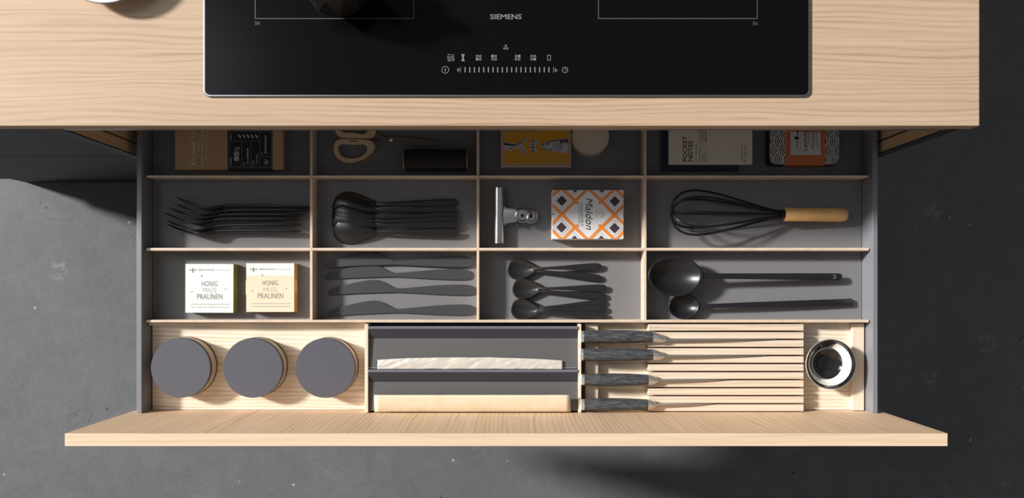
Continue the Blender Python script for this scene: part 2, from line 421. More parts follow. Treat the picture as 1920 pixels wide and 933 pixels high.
text('SIEMENS', H(948.5, 31.2), (L(59,ZP), L(9.6,ZP)), ZP, M['hobprint'], hob, bold=.018)
def Z3(x, y): return H(780+x/5.333, y/5.333)
pw = L(1, ZP)
# fan symbol
d = MB(); c = Z3(898, 474); disc(d, c, pw*1.2, ZP, 8)
for a in (90, 215, 325):
    e = (c[0]+pw*3.2*math.cos(math.radians(a)), c[1]+pw*3.2*math.sin(math.radians(a))); ring(d, e, pw*.9, pw*2.1, ZP, 10); line(d, c, e, pw*.9, ZP)
d.build('fan_symbol', M['hobprint'], hob)
# wipe/hand symbol
d = MB(); c = Z3(350, 580)
for k, (dx, dy, wd) in enumerate(((-4,6.3,5),(3.2,6.6,3),(-4,2.2,7),(4,1.6,3),(-4,-2,5),(-1,-5.2,7))):
    line(d, (c[0]+dx*pw-wd*pw*.5, c[1]+dy*pw), (c[0]+dx*pw+wd*pw*.7, c[1]+dy*pw), pw*1.3, ZP)
ring(d, (c[0]+pw, c[1]-3*pw), 2.2*pw, 3.3*pw, ZP, 12); ring(d, (c[0]+3.5*pw, c[1]+5*pw), 1.3*pw, 2.3*pw, ZP, 10)
line(d, (c[0]-5.5*pw, c[1]+2*pw), (c[0]-5.5*pw, c[1]-6*pw), pw*1.2, ZP); line(d, (c[0]+5.5*pw, c[1]+2*pw), (c[0]+5.5*pw, c[1]-5*pw), pw*1.2, ZP)
d.build('wipe_symbol', M['hobprint'], hob)
# hourglass
d = MB(); c = Z3(470, 576)
for yy in (-6, 6): line(d, (c[0]-3.4*pw, c[1]+yy*pw), (c[0]+3.4*pw, c[1]+yy*pw), pw*1.2, ZP)
d.poly([(c[0]-2.6*pw,c[1]+5.4*pw),(c[0]+2.6*pw,c[1]+5.4*pw),(c[0]+1.4*pw,c[1]),(c[0]+2.6*pw,c[1]-5.4*pw),(c[0]-2.6*pw,c[1]-5.4*pw),(c[0]-1.4*pw,c[1])], ZP)
d.build('hourglass_symbol', M['hobprint'], hob)
# four zone symbols, one filled corner each
for sx, fill in ((627,(-1,-1)), (781,(-1,1)), (1016,(1,1)), (1172,(1,-1))):
    d = MB(); c = Z3(sx, 576)
    for i in (-1, 1):
        for j in (-1, 1):
            q = (c[0]+i*2.9*pw, c[1]+j*2.9*pw)
            if (i, j) == fill: d.poly([(q[0]-2.4*pw,q[1]-2.4*pw),(q[0]+2.4*pw,q[1]-2.4*pw),(q[0]+2.4*pw,q[1]+2.4*pw),(q[0]-2.4*pw,q[1]+2.4*pw)], ZP)
            else: ring(d, q, 1.3*pw, 2.5*pw, ZP, 10)
    d.build('zone_symbol', M['hobprint'], hob)
d = MB(); c = Z3(1330, 577)
for i in (-1, 1):
    line(d, (c[0]+i*2.8*pw, c[1]-4.6*pw), (c[0]+i*2.8*pw, c[1]+4.6*pw), pw*1.1, ZP); line(d, (c[0]-3.6*pw, c[1]+i*4.6*pw), (c[0]+3.6*pw, c[1]+i*4.6*pw), pw*1.1, ZP)
d.build('flex_zone_symbol', M['hobprint'], hob)
d = MB(); c = Z3(293, 698); ring(d, c, 5.9*pw, 7*pw, ZP, 28); line(d, (c[0], c[1]-3*pw), (c[0], c[1]+3*pw), pw*1.8, ZP); d.build('power_symbol', M['hobprint'], hob)
d = MB(); c = Z3(1490, 698); ring(d, c, 4.5*pw, 5.7*pw, ZP, 24); line(d, c, (c[0], c[1]+3.4*pw), pw, ZP); line(d, c, (c[0]+3*pw, c[1]), pw, ZP); d.build('clock_symbol', M['hobprint'], hob)
d = MB()
for i in range(19):
    c = Z3(491+46.55*i, 697); line(d, (c[0], c[1]-5*pw), (c[0], c[1]+5*pw), pw*2.1, ZP)
for xx in (446, 1374):
    c = Z3(xx, 697); line(d, (c[0], c[1]-5.4*pw), (c[0], c[1]+5.4*pw), pw*.9, ZP)
d.build_each('slider_mark', M['hobprint'], hob)
text('0', Z3(423, 698), (4.6*pw, 6.4*pw), ZP, M['hobprint'], hob, bold=.02)
text('b', Z3(1401, 698), (4.6*pw, 7*pw), ZP, M['hobprint'], hob, bold=.02)

# ------------------------------------------------------------------ things on the worktop
# shallow china bowl, mostly above the frame
bx, by = at(194, -93, ZT+.0245)
bw = thing('china_bowl', (bx, by, ZT), 'pale china bowl at the top left of the worktop, mostly cut off', 'bowl')
R = L(98.5, ZT+.0245)
MB().lathe([(0,.0005),(R*.5,.0005),(R*.54,.003),(R*.8,.012),(R,.0235),(R*.992,.0245),(R*.965,.024),(R*.77,.014),(R*.5,.008),(0,.007)], (bx,by,ZT), 72).build('bowl_body', M['china'], bw, smooth=True)
MB().lathe([(R*1.0,.0205),(R*1.006,.022),(R*1.003,.0234)], (bx,by,ZT), 72).build('rim_line', M['grey_print'], bw, smooth=True)
# faceted black vessel on the hob
def faceted(cx, cy):
    v = thing('faceted_vessel', (cx, cy, ZH), 'black angular faceted vessel on the hob, its tip showing at the top edge', 'vessel')
    rings = [(.028, ZH+.0005, .5), (.0447, ZH+.035, 0), (.036, ZH+.066, .5), (.022, ZH+.074, 0)]
    mb = MB(); k = 10
    for r, z, o in rings:
        for i in range(k):
            a = -math.pi/2+.05+2*math.pi*(i+o)/k; mb.v.append((cx+r*math.cos(a), cy+r*math.sin(a), z))
    mb.f.append(tuple(range(k-1, -1, -1)))
    for a in range(3):
        for i in range(k):
            j = (i+1) % k
            # odd rings are turned by half a facet, so the triangle bands alternate
            if a % 2 == 0: mb.f += [(a*k+i, a*k+j, (a+1)*k+j), (a*k+i, (a+1)*k+j, (a+1)*k+i)]
            else: mb.f += [(a*k+i, a*k+j, (a+1)*k+i), (a*k+j, (a+1)*k+j, (a+1)*k+i)]
    mb.f.append(tuple(range(3*k, 4*k)))
    mb.build('vessel_body', M['black'], v)
    MB().lathe([(0,.0705),(.018,.0705),(.018,.0755),(.008,.077),(.007,.088),(0,.088)], (cx,cy,ZH), 14).build('lid_knob', M['black'], v)
    MB().loft([[(cx+.034,cy-.012,ZH+.034),(cx+.034,cy+.012,ZH+.034),(cx+.034,cy+.012,ZH+.052),(cx+.034,cy-.012,ZH+.052)], [(cx+.066,cy-.022,ZH+.056),(cx+.066,cy-.010,ZH+.056),(cx+.066,cy-.010,ZH+.066),(cx+.066,cy-.022,ZH+.066)]]).build('spout', M['black'], v)
faceted(*at(634, -32, ZH+.035))

# ------------------------------------------------------------------ drawer
YI = -.1977                     # inner face of the front
dr = thing('drawer', (0, 0, .62), 'wide pulled-out kitchen drawer with oak front and anthracite metal sides', 'drawer')
fz = .89
fx0, fx1 = X(121.5, fz), X(1776.5, fz)
MB().box(fx0, fx1, YI-.0172, YI, .40, fz-.0012).build('front_panel', M['front'], dr)
MB().box(fx0, fx1, YI-.0172, YI, fz-.0012, fz).build('front_top_edge', M['front_edge'], dr)
WI, WO = .5775, .5855
YBACK = .29
for s in (-1, 1):
    a, b = sorted((s*WI, s*WO)); MB().box(a, b, YI, YBACK, .655, WALL).build('side_wall', M['wall'], dr, bevel=.0007)
MB().box(-WI, WI, YI, YBACK, .668, .684).build('drawer_base', M['wall'], dr)
MB().box(-WI, WI, YBACK-.008, YBACK, .684, WALL+.05).build('back_wall', M['wall'], dr)
ym = Y(604.5, DIV)
mt = MB().box(-WI+.001, WI-.001, ym+.0005, YBACK-.009, .684, BASE).build('drawer_mat', M['felt'])
tag(mt, 'charcoal grey textured mat lining the rear three rows of the drawer', 'mat')

# dividers
dv = thing('drawer_divider', (0, .1, BASE), 'pale oak divider grid forming twelve compartments in the drawer', 'divider')
rails = [(328.2, 331.8), (464.3, 469.8), (599.3, 604.5)]
ry = []
for a, b in rails:
    y0, y1 = Y(b, DIV), Y(a, DIV); ry.append((y0, y1))
    MB().profile_x([(y0,BASE),(y1,BASE),(y1,DIV-.001),(y1-.001,DIV),(y0+.001,DIV),(y0,DIV-.001)], -.5735, .5745).build('rail', M['fin'], dv)
spans = [(ry[0][1], YBACK-.01), (ry[1][1], ry[0][0]), (ry[2][1], ry[1][0])]
for xa, xb in ((581, 585.6), (893.7, 898.2), (1207.6, 1212)):
    for y0, y1 in spans:
        MB().box(X(xa, DIV), X(xb, DIV), y0, y1, BASE, DIV-.0005).build('fin', M['fin'], dv)

# ================================================================== front row inserts
ZTB = .694                       # tray board top
yr0 = ry[2][0]-.001; yr1 = YI+.0008
tr = thing('canister_tray', (X(480,ZTB), -.12, .684), 'light oak tray board under the three dark-lidded canisters', 'tray')
MB().box(-WI+.002, X(683.5, .72), yr1, yr0, .684, ZTB).build('tray_board', M['tray'], tr)
MB().box(-WI+.002, X(683.5, .72), yr0-.004, yr0, ZTB, ZTB+.012).build('tray_rim', M['tray'], tr)
R = L(56, .724)
names = ['leftmost dark-lidded round canister, against the drawer side', 'middle dark-lidded round canister of the three', 'right dark-lidded round canister, beside the foil dispenser']
for (px, py), lb in zip(((338.6,689.2),(473.8,689.4),(609.7,689.6)), names):
    cx, cy = at(px, py, .724)
    c = thing('canister', (cx, cy, ZTB), lb, 'canister', 'dark-lidded canisters')
    MB().lathe([(0,0),(R*.985,0),(R,.001),(R,.0025),(R*.985,.003),(0,.003)], (cx,cy,ZTB), 64).build('base_ring', M['black'], c, smooth=True)
    MB().lathe([(0,.003),(R*.985,.003),(R*.985,.022),(0,.022)], (cx,cy,ZTB), 64).build('body', M['jar'], c, smooth=True)
    MB().lathe([(0,.022),(R*.995,.022),(R,.0225),(R,.0292),(R*.988,.030),(0,.030)], (cx,cy,ZTB), 64).build('lid', M['lid'], c, smooth=True)

# --- foil and parchment dispenser
zd = .722
dp = thing('foil_dispenser', (X(887,zd), -.12, .684), 'double dark grey foil and parchment dispenser with oak end cheeks', 'dispenser')
dx0, dx1 = X(690.5, zd), X(1084, zd)
for a, b in ((683.8, 690.3), (1084.2, 1090)):
    MB().box(X(a,zd), X(b,zd), yr1, yr0-.001, .684, zd).build('end_cheek', M['pale_y'], dp, bevel=.0005)
MB().box(dx0, dx1, yr1+.0, yr0-.001, .684, .688).build('floor_plate', M['disp_d'], dp)
def unit(ya, yb, yc, yd, ylid_z):
    # ya..yb bright lip, yb..yc dark sloping face, yc..yd lid rising towards the cutter
    za, zc, ze = .7235, .7165, ylid_z
    Ya, Yb, Yc, Yd = Y(ya,za), Y(yb,za), Y(yc,zc), Y(yd,ze)
    MB().box(dx0, dx1, Yb, Ya, .688, za).build('lip', M['disp_l'], dp, bevel=.0004)
    MB().profile_x([(Yb-.0001,.688),(Yb-.0001,za-.0006),(Yc,zc),(Yc,.688)], dx0, dx1).build('roll_cover', M['disp_d'], dp)
    MB().profile_x([(Yc-.0002,zc-.003),(Yc-.0002,zc),(Yd,ze),(Yd,ze-.003)], dx0, dx1).build('lid_flap', M['disp'], dp, bevel=.0003)
    return Yc, zc, Yd, ze
u1 = unit(611.5, 616.3, 633.5, 687.8, .7185)
u2 = unit(692.6, 697.3, 715.0, 769.5, .7185)
# serrated cutter strips
def cutter(u):
    yd, ze = u[2]-.0002, u[3]; mb = MB(); n = 150; st = (dx1-dx0-.002)/n
    x = dx0+.001
    mb.box(dx0+.001, dx1-.001, yd-.0012, yd, ze-.004, ze-.0003)
    for i in range(n):
        mb.prism([(x+i*st, yd-.0012), (x+(i+1)*st, yd-.0012), (x+(i+.5)*st, yd-.0028)], ze-.0012, ze-.0006)
    return mb.build('cutter_strip', M['steel'], dp)
cutter(u1)
# foil tongue
fx0, fx1 = X(708, .721), X(1054.5, .721)
mb = MB(); nx, ny = 150, 14
for j in range(ny+1):
    for i in range(nx+1):
        u = i/nx; t = j/ny; x = fx0+(fx1-fx0)*u
        top = 675.0+1.2*u-6.2*max(0, math.sin(math.pi*min(1, u*.98+.01)))**.6+.8*noise.noise((u*9, 3, 0))
        bot = 692.6+.5*noise.noise((u*12, 8, 0))
        py = top+(bot-top)*t
        crease = -1.3*abs(noise.noise((u*22+t*1.8, t*2.0+u*5, 9)))+1.5*noise.noise((u*16+t*2.5, t*1.5, 1))+.55*abs(noise.noise((u*45-t*4, t*3, 4)))
        z = .7212+.0006*crease+.0010*math.sin(math.pi*t)-(.006 if j == ny else 0)
        xx, yy = at(951, py, z); mb.v.append((x, yy, z))
for j in range(ny):
    for i in range(nx):
        a = j*(nx+1)+i; mb.f.append((a, a+1, a+nx+2, a+nx+1))
fo = mb.build('foil_sheet', M['foil'], smooth=True); sm = fo.modifiers.new('solid', 'SOLIDIFY'); sm.thickness = .0003
tag(fo, 'crumpled silver foil tongue pulled out of the rear dispenser slot', 'foil')
# parchment tongue
mb = MB(); nx, ny = 40, 12; pv = []
for j in range(ny+1):
    t = j/ny
    ang = t*math.radians(78); rr = .0292
    yy = Y(740, .7335)-rr*1.05*math.sin(ang); zz = .7335-.017*(1-math.cos(ang))
    for i in range(nx+1):
        u = i/nx; xa = X(701.5-1.5*t, .7335)+(X(1069.5+1.5*t,.7335)-X(701.5-1.5*t,.7335))*u
        mb.v.append((xa, max(yy, yr1+.001), zz+.0006*noise.noise((u*6, t*2, 5))))
for j in range(ny):
    for i in range(nx):
        a = j*(nx+1)+i; mb.f.append((a, a+1, a+nx+2, a+nx+1))
pa = mb.build('parchment_sheet', M['paper'], smooth=True); sm = pa.modifiers.new('solid', 'SOLIDIFY'); sm.thickness = .0004
tag(pa, 'cream baking parchment curling out of the front dispenser slot', 'parchment')

# --- knife block
zs = .715
kb = thing('knife_block', (X(1300,zs), -.12, .684), 'flat light oak knife block with parallel slats holding four knives', 'knife block')
MB().box(X(1098,.706), X(1508.5,zs), yr1, yr0, .684, ZTB).build('base_board', M['tray'], kb)
MB().box(X(1097.8,.706), X(1121.5,.706), yr1, yr0-.001, ZTB, .706).build('cross_bar', M['pale_y'], kb, bevel=.0006)
sl_y = []
for i in range(11):
    za = 590+(60.5+52.1*i)/3.4565; zb = za+41.5/3.4565
    y1 = min(Y(za, zs), yr0-.0004); y0 = max(Y(zb, zs), yr1+.0002); sl_y.append((y0, y1))
    MB().box(X(1216.3,zs), X(1507,zs), y0, y1, ZTB, zs).build('slat', M['pale'], kb, bevel=.0004, seg=1)
# knives, edge down in the slots
def kitchen_knife(slot, pyc, x_h0, x_h1, x_b, x_tip, hw, label):
    zc = zs+.0085
    ys = (sl_y[slot][0]+sl_y[slot+1][1])/2; yh = Y(pyc, zc+.004); yh = max(yh, yr1+.0125)
    k = thing('kitchen_knife', (X(x_h0,zc), ys, zs), label, 'knife', 'knives in the oak block')
    def sec(px, ry_, rz_, yc, zz, n=14):
        x = X(px, zc)
        return [(x, yc+ry_*math.cos(2*math.pi*q/n), zz+rz_*math.sin(2*math.pi*q/n)) for q in range(n)]
    w2 = L(hw/2, zc)
    MB().loft([sec(x_h0, w2*.75, w2*.7, yh, zc), sec(x_h0+.8, w2*.88, w2*.85, yh, zc), sec(x_h0+5, w2*.93, w2*.9, yh, zc)]).build('pommel', M['steel'], k, smooth=True)
    ln = x_h1-x_h0-5; S = []
    for t, r in ((0,.93),(.2,.99),(.45,1.02),(.7,.98),(.9,.87),(1,.82)):
        S.append(sec(x_h0+5+ln*t, w2*r, w2*r*.95, yh, zc-.0005*t))
    MB().loft(S).build('handle', M['handle'], k, smooth=True)
    lb = x_b-x_h1; S = []
    for t, r in ((0,.82),(.2,.8),(.5,.68),(.75,.5),(.9,.32),(1,.2)):
        S.append(sec(x_h1+lb*t, w2*r, w2*r*.95, yh+(ys-yh)*t, zc-.0005))
    MB().loft(S).build('bolster', M['steel'], k, smooth=True)
    # blade: spine up, sinking into the slot
    S = []; n = 12; xb, xt = X(x_b-2, zc), X(x_tip, zc)
    for i in range(n+1):
        t = i/n; x = xb+(xt-xb)*t; th = .0016*(1-.8*t); zt = zc+.0015-.0075*t**2.2-.0012*t; zb = ZTB+.0008+(.004*t**6)
        zt = max(zt, zb+.002)
        S.append([(x, ys-th, zt), (x, ys+th, zt), (x, ys+.0001, zb), (x, ys-.0001, zb)])
    MB().loft(S).build('blade', M['steelb'], k)
kitchen_knife(1, 631.2, 1089, 1223.5, 1250, 1459, 24.8, 'longest kitchen knife with grey wood handle, rearmost in the oak block')
kitchen_knife(3, 665.0, 1088, 1223.5, 1246, 1441, 24.8, 'second grey-handled kitchen knife from the rear of the oak block')
kitchen_knife(6, 712.0, 1090, 1215.2, 1234, 1370, 23.6, 'third grey-handled kitchen knife from the rear of the oak block')
kitchen_knife(9, 758.6, 1090, 1214.2, 1231, 1340, 23.6, 'shortest grey-handled kitchen knife, nearest the drawer front')

# --- right-hand tray and bowl
t2 = thing('bowl_tray', (X(1565,ZTB), -.12, .684), 'small light oak tray under the black and white bowl', 'tray')
MB().box(X(1509.5,zs), WI-.002, yr1, yr0, .684, ZTB).build('tray_board', M['tray'], t2)
MB().box(X(1598,.703), WI-.0022, yr1, yr0-.001, ZTB, .703).build('raised_bar', M['pale_y'], t2, bevel=.0012)
zb_ = .727
cx, cy = at(1558.2, 682.6, zb_); R = L(47, zb_)
mo = thing('mortar_bowl', (cx, cy, ZTB), 'small glossy black bowl with broken white ring inside, at the drawer right', 'bowl')
h = zb_-ZTB
MB().lathe([(0,0),(R*.5,0),(R*.52,.002),(R*.8,h*.45),(R*.97,h*.88),(R,h*.95),(R*.985,h),(R*.94,h*.995),(R*.90,h*.93),(R*.64,h*.42),(R*.5,h*.33),(R*.34,h*.27),(R*.315,h*.31),(R*.28,h*.30),(R*.27,h*.22),(0,h*.2)], (cx,cy,ZTB), 72).build('bowl_body', M['glossb'], mo, smooth=True)
MB().lathe([(R*.985,h*.9),(R*1.004,h*.94),(R*.993,h*1.004),(R*.975,h*1.006)], (cx,cy,ZTB), 72).build('rim', M['steel'], mo, smooth=True)
d0 = .0004
MB().lathe([(R*.868,h*.866+d0),(R*.655,h*.448+d0)], (cx,cy,ZTB), 64, math.radians(-220), math.radians(72)).build('white_band', M['glossw'], mo, smooth=True)

# ================================================================== row one (under the worktop edge)
ZC = BASE+.018
def zoomer(ox, oy, sc, z):
    return lambda x, y: at(ox+x/sc, oy+y/sc, z)
# --- chocolate box
cb = thing('chocolate_box', (X(430,ZC), .19, BASE), 'flat kraft chocolate box with black label band in the rear left compartment', 'box')
bx0, bx1, by0, by1 = X(328,ZC), X(530.8,ZC), Y(317.8,ZC), .275
MB().box(bx0, bx1, by0, by1, BASE+.008, ZC).build('sleeve', M['kraft'], cb, bevel=.0006)
MB().box(bx0+.003, bx1-.001, by0-.0005, by1-.002, BASE, BASE+.0078).build('inner_tray', M['kraft'], cb, bevel=.0004)
lx0, lx1 = X(427,ZC), X(510.8,ZC)
lb_ = MB().box(lx0, lx1, by0-.0008, by1-.01, BASE+.009, ZC+.0004).build('label_band', M['blk_label'], cb)
Zp = ZC+.0007; K = zoomer(310, 235, 8.0, Zp); q = L(1/8.0, Zp)
text('KILIAN&CLOSE', K(422, 282), (q*616, q*64), Zp, M['kraft_l'], cb, rot=90, bold=.02, spacing=1.12)
text('FINE HANDCRAFTED', K(556, 255), (q*700, q*38), Zp, M['kraft_l'], cb, rot=90, bold=.015, spacing=1.3)
text('CHOCOLATES', K(617, 295), (q*410, q*40), Zp, M['kraft_l'], cb, rot=90, bold=.008, spacing=1.3)
d = MB(); dashes(d, K(500, 385), K(500, 220), q*20, Zp, 3); d.build('small_print', M['kraft_l'], cb)
d = MB(); wl = q*7
for a, b in (((960,92),(960,640)),((1588,92),(1588,640)),((960,625),(1588,625)),((960,92),(1588,92)),((960,236),(1418,236)),((1418,92),(1418,625)),((1146,236),(1146,625)),((1283,236),(1283,625)),((1418,470),(1588,470))):
    line(d, K(*a), K(*b), wl, Zp)
d.build('label_lines', M['grey_print'], lb_)
d = MB()
for i in range(5):
    c = K(1115+63*i, 163); pts = []
    for j in range(12):
        a = 2*math.pi*j/12; u, v = q*15*math.cos(a), q*34*math.sin(a); pts.append((c[0]+u*.9-v*.55, c[1]+v*.85+u*.3))
    d.poly(pts, Zp)
e_ = MB()
for i in range(9):
    a = i*2.4; c = K(1512+28*math.cos(a)*(.4+.07*i), 550+34*math.sin(a)*(.4+.07*i)); ring(e_, c, q*7, q*15, Zp, 8, i*40, i*40+230)
d.build_each('bean_symbol', M['gprint_l'], lb_)
e_.build('emblem_print', M['gprint_l'], lb_)
text('85', K(1068, 460), (q*150, q*76), Zp, M['wht_print'], lb_, rot=90, bold=.035)
text('%', K(1080, 350), (q*58, q*74), Zp, M['wht_print'], lb_, rot=90)
text('BIO', K(1236, 540), (q*70, q*26), Zp, M['wht_print'], lb_, rot=90)
text('Panama', K(1370, 500), (q*140, q*28), Zp, M['wht_print'], lb_, rot=90)
d = MB(); dashes(d, K(1236,490), K(1236,340), q*26, Zp, 5); dashes(d, K(1503,420), K(1503,150), q*26, Zp, 6); dashes(d, K(985,600), K(985,480), q*16, Zp, 7)
dashes(d, K(1180,600), K(1180,550), q*16, Zp, 8); dashes(d, K(1315,595), K(1315,520), q*16, Zp, 9); dashes(d, K(1452,445), K(1452,400), q*14, Zp, 10); dashes(d, K(985,215), K(985,130), q*16, Zp, 11)
d.build('small_print', M['gprint_l'], lb_)

# --- scissors
zsx = BASE+.006
sc_ = thing('scissors', (X(733,zsx), Y(262,zsx), BASE), 'scissors with tan oval handles and dull steel blades in the rear row', 'scissors')
S1 = zoomer(610, 235, 6.62, zsx)
def strap(outer, inner, z0, z1):
    mb = MB(); n = len(outer)
    for ring_, z in ((outer,z0),(inner,z0),(inner,z1),(outer,z1)):
        mb.v += [(p[0],p[1],z) for p in ring_]
    for k in range(4):
        for i in range(n):
            mb.f.append((k*n+i, k*n+(i+1)%n, ((k+1)%4)*n+(i+1)%n, ((k+1)%4)*n+i))
    return mb
def smooth_loop(pts, n=40):
    out = []; k = len(pts)
    for s in range(n):
        t = s*k/n; i = int(t); f = t-i; p0, p1, p2, p3 = (Vector(pts[(i+j-1) % k]) for j in range(4))
        out.append(tuple(.5*((2*p1)+(-p0+p2)*f+(2*p0-5*p1+4*p2-p3)*f*f+(-p0+3*p1-3*p2+p3)*f**3)))
    return out
lo = [(100,290),(125,200),(190,165),(330,165),(480,172),(570,190),(612,235),(612,300),(560,365),(470,425),(350,462),(260,465),(160,420),(110,350)]
li = [(162,290),(172,250),(210,232),(270,235),(340,240),(420,236),(480,238),(512,265),(518,305),(495,350),(430,392),(350,406),(265,402),(195,360)]
uo = [(612,-70),(632,40),(620,110),(560,158),(430,160),(300,155),(200,150),(150,120),(118,60),(100,-30),(130,-110),(250,-165),(420,-165),(550,-135)]
ui = [(525,-30),(530,50),(500,95),(455,108),(390,95),(330,88),(260,86),(215,75),(180,40),(165,-10),(190,-70),(270,-105),(400,-105),(490,-75)]
strap([S1(*p) for p in smooth_loop(lo)], [S1(*p) for p in smooth_loop(li)], BASE+.0005, BASE+.0085).build('finger_loop', M['scw'], sc_, smooth=True, bevel=.0015)
strap([S1(*p) for p in smooth_loop(uo)], [S1(*p) for p in smooth_loop(ui)], BASE+.0005, BASE+.0085).build('finger_loop', M['scw'], sc_, smooth=True, bevel=.0015)
MB().prism([S1(*p) for p in ((590,200),(650,190),(700,165),(770,138),(860,138),(1050,150),(1250,170),(1470,215),(1440,232),(1100,243),(820,236),(700,230),(660,240),(605,290))], BASE+.004, BASE+.006).build('blade', M['blade'], sc_, bevel=.0004)
MB().prism([S1(*p) for p in ((600,30),(640,75),(700,120),(780,150),(900,165),(1200,195),(1440,220),(1200,235),(900,225),(760,200),(690,165),(600,150))], BASE+.0018, BASE+.0038).build('blade', M['blade'], sc_, bevel=.0004)
c = S1(815, 178); MB().lathe([(0,0),(.0032,0),(.0032,.0006),(.002,.0016),(0,.0018)], (c[0],c[1],BASE+.006), 16).build('pivot_screw', M['steel'], sc_, smooth=True)
d = MB(); dashes(d, S1(290,195), S1(402,197), L(14/6.62,zsx), BASE+.0088, 4); d.build('stamp', M['ink'], sc_)

# --- black twine spool, lying on its side
zsp = BASE+.019
x0, x1 = X(757.5,zsp), X(877.5,zsp); yc = Y(300,zsp); rs = L(20.5,zsp)
sp = thing('twine_spool', ((x0+x1)/2, yc, BASE), 'black twine spool lying on its side near the scissors', 'spool')
zc = BASE+rs+.001
def lx(prof, n=40):      # lathe about the x axis
    secs = []
    for xx, r in prof: secs.append([(xx, yc+r*math.cos(2*math.pi*i/n), zc+r*math.sin(2*math.pi*i/n)) for i in range(n)])
    return MB().loft(secs)
nw = 60; prof = [(x0+.003, rs*.9)]
for i in range(nw):
    a = x0+.003+(x1-x0-.006)*i/nw; st = (x1-x0-.006)/nw
    prof += [(a+st*.25, rs*.985), (a+st*.75, rs*.985), (a+st, rs*.955)]
lx(prof).build('twine', M['twine'], sp, smooth=True)
lx([(x0, rs*.93), (x0+.002, rs*.93)]).build('spool_end', M['spoolend'], sp)
lx([(x1-.002, rs*.93), (x1, rs*.93)]).build('spool_end', M['spoolend'], sp)

# --- fish match box
zm = BASE+.020
fb = thing('match_box', (X(1005,zm), .19, BASE), 'mustard match box with a cut fish print in the rear row', 'box')
mx0, mx1, my0, my1 = X(939.2,zm), X(1070.8,zm), Y(312.6,zm), .272
MB().box(mx0, mx1, my0, my1, BASE, zm).build('sleeve', M['pink'], fb, bevel=.0004)
F = zoomer(930, 235, 8.727, zm+.0003); q = L(1/8.727, zm)
def frame(x0, x1, y0, y1, t, z):
    d = MB()
    for a in ((x0,x1,y0,y0+t),(x0,x1,y1-t,y1),(x0,x0+t,y0+t,y1-t),(x1-t,x1,y0+t,y1-t)): d.poly([(a[0],a[2]),(a[1],a[2]),(a[1],a[3]),(a[0],a[3])], z)
    return d
e = q*28; frame(mx0+q*16, mx1-q*16, my0+q*16, my1-q*16, q*12, zm+.0003).build('border_line', M['maroon'], fb)
MB().poly([(mx0+q*38,my0+q*42),(mx1-q*38,my0+q*42),(mx1-q*38,my1-q*42),(mx0+q*38,my1-q*42)], zm+.0004).build('mustard_field', M['mustard'], fb)
zz = zm+.0007
d = MB()
d.poly([F(*p) for p in ((122,275),(330,300),(345,315),(440,220),(525,190),(520,215),(460,275),(420,325),(470,370),(520,440),(520,462),(450,450),(390,410),(345,358),(300,372),(270,412),(230,425),(200,400),(122,400))], zz)
d.poly([F(*p) for p in ((1180,212),(1050,222),(900,250),(800,275),(730,315),(735,350),(780,395),(850,415),(930,418),(1050,440),(1180,458))], zz)
for i in range(8):
    a0 = math.radians(140+80*i/8); a1 = math.radians(140+80*(i+1)/8)
    c = (800, 335); P = lambda r, a: F(c[0]+r*math.cos(a), c[1]+r*.55*math.sin(a)*1.15)
    d.poly([P(150,a0), P(245,a0), P(245,a1), P(150,a1)], zz)
d.poly([F(*p) for p in ((600,210),(680,235),(650,275),(640,250))], zz); d.poly([F(*p) for p in ((620,465),(690,440),(660,400),(645,420))], zz)
d.build('fish_print', M['fish'], fb)
zz += .0003; d = MB()
d.poly([F(*p) for p in ((122,285),(335,318),(345,335),(250,335),(122,318))], zz)
d.poly([F(*p) for p in ((860,262),(1000,238),(1180,225),(1180,238),(1010,250),(880,275))], zz)
for i in range(4): d.poly([F(1050+34*i,245), F(1074+34*i,242), F(1080+34*i,285), F(1056+34*i,290)], zz)
d.poly([F(*p) for p in ((735,318),(790,290),(800,310),(745,325))], zz)
line(d, F(745,345), F(800,365), q*9, zz); line(d, F(760,385), F(930,408), q*9, zz)
for a, b in (((350,315),(500,210)),((360,330),(440,275)),((210,390),(280,360)),((400,380),(490,440))): line(d, F(*a), F(*b), q*9, zz)
ring(d, F(840,295), q*16, q*25, zz, 14); disc(d, F(850,298), q*12, zz, 10)
for k in range(6):
    for s in range(5):
        a0 = -60+24*s; p = lambda a: F(900+26*k+40*math.cos(math.radians(a)), 345-4*k+ (38+4*k)*math.sin(math.radians(a)))
        line(d, p(a0), p(a0+24), q*5, zz)
for s in range(10):
    p = lambda a: F(990+85*math.cos(math.radians(a)), 335+80*math.sin(math.radians(a))); line(d, p(-60+16*s), p(-44+16*s), q*8, zz)
d.build('fish_lines', M['navy'], fb)
for ch, y, r in (('H',262,-100),('S',312,-94),('I',362,-86),('F',410,-78)):
    text(ch, F(600+abs(y-336)*.08, y), (q*30, q*42), zz, M['navy'], fb, rot=180+r+0, bold=.03)
text('SAFETY', F(957, 568), (q*370, q*62), zz-.0002, M['olive'], fb, rot=180, shear=.2, bold=.02, spacing=1.05)
text('MATCHES', F(380, 95), (q*460, q*66), zz-.0002, M['olive'], fb, rot=180, shear=.2, bold=.02, spacing=1.05)

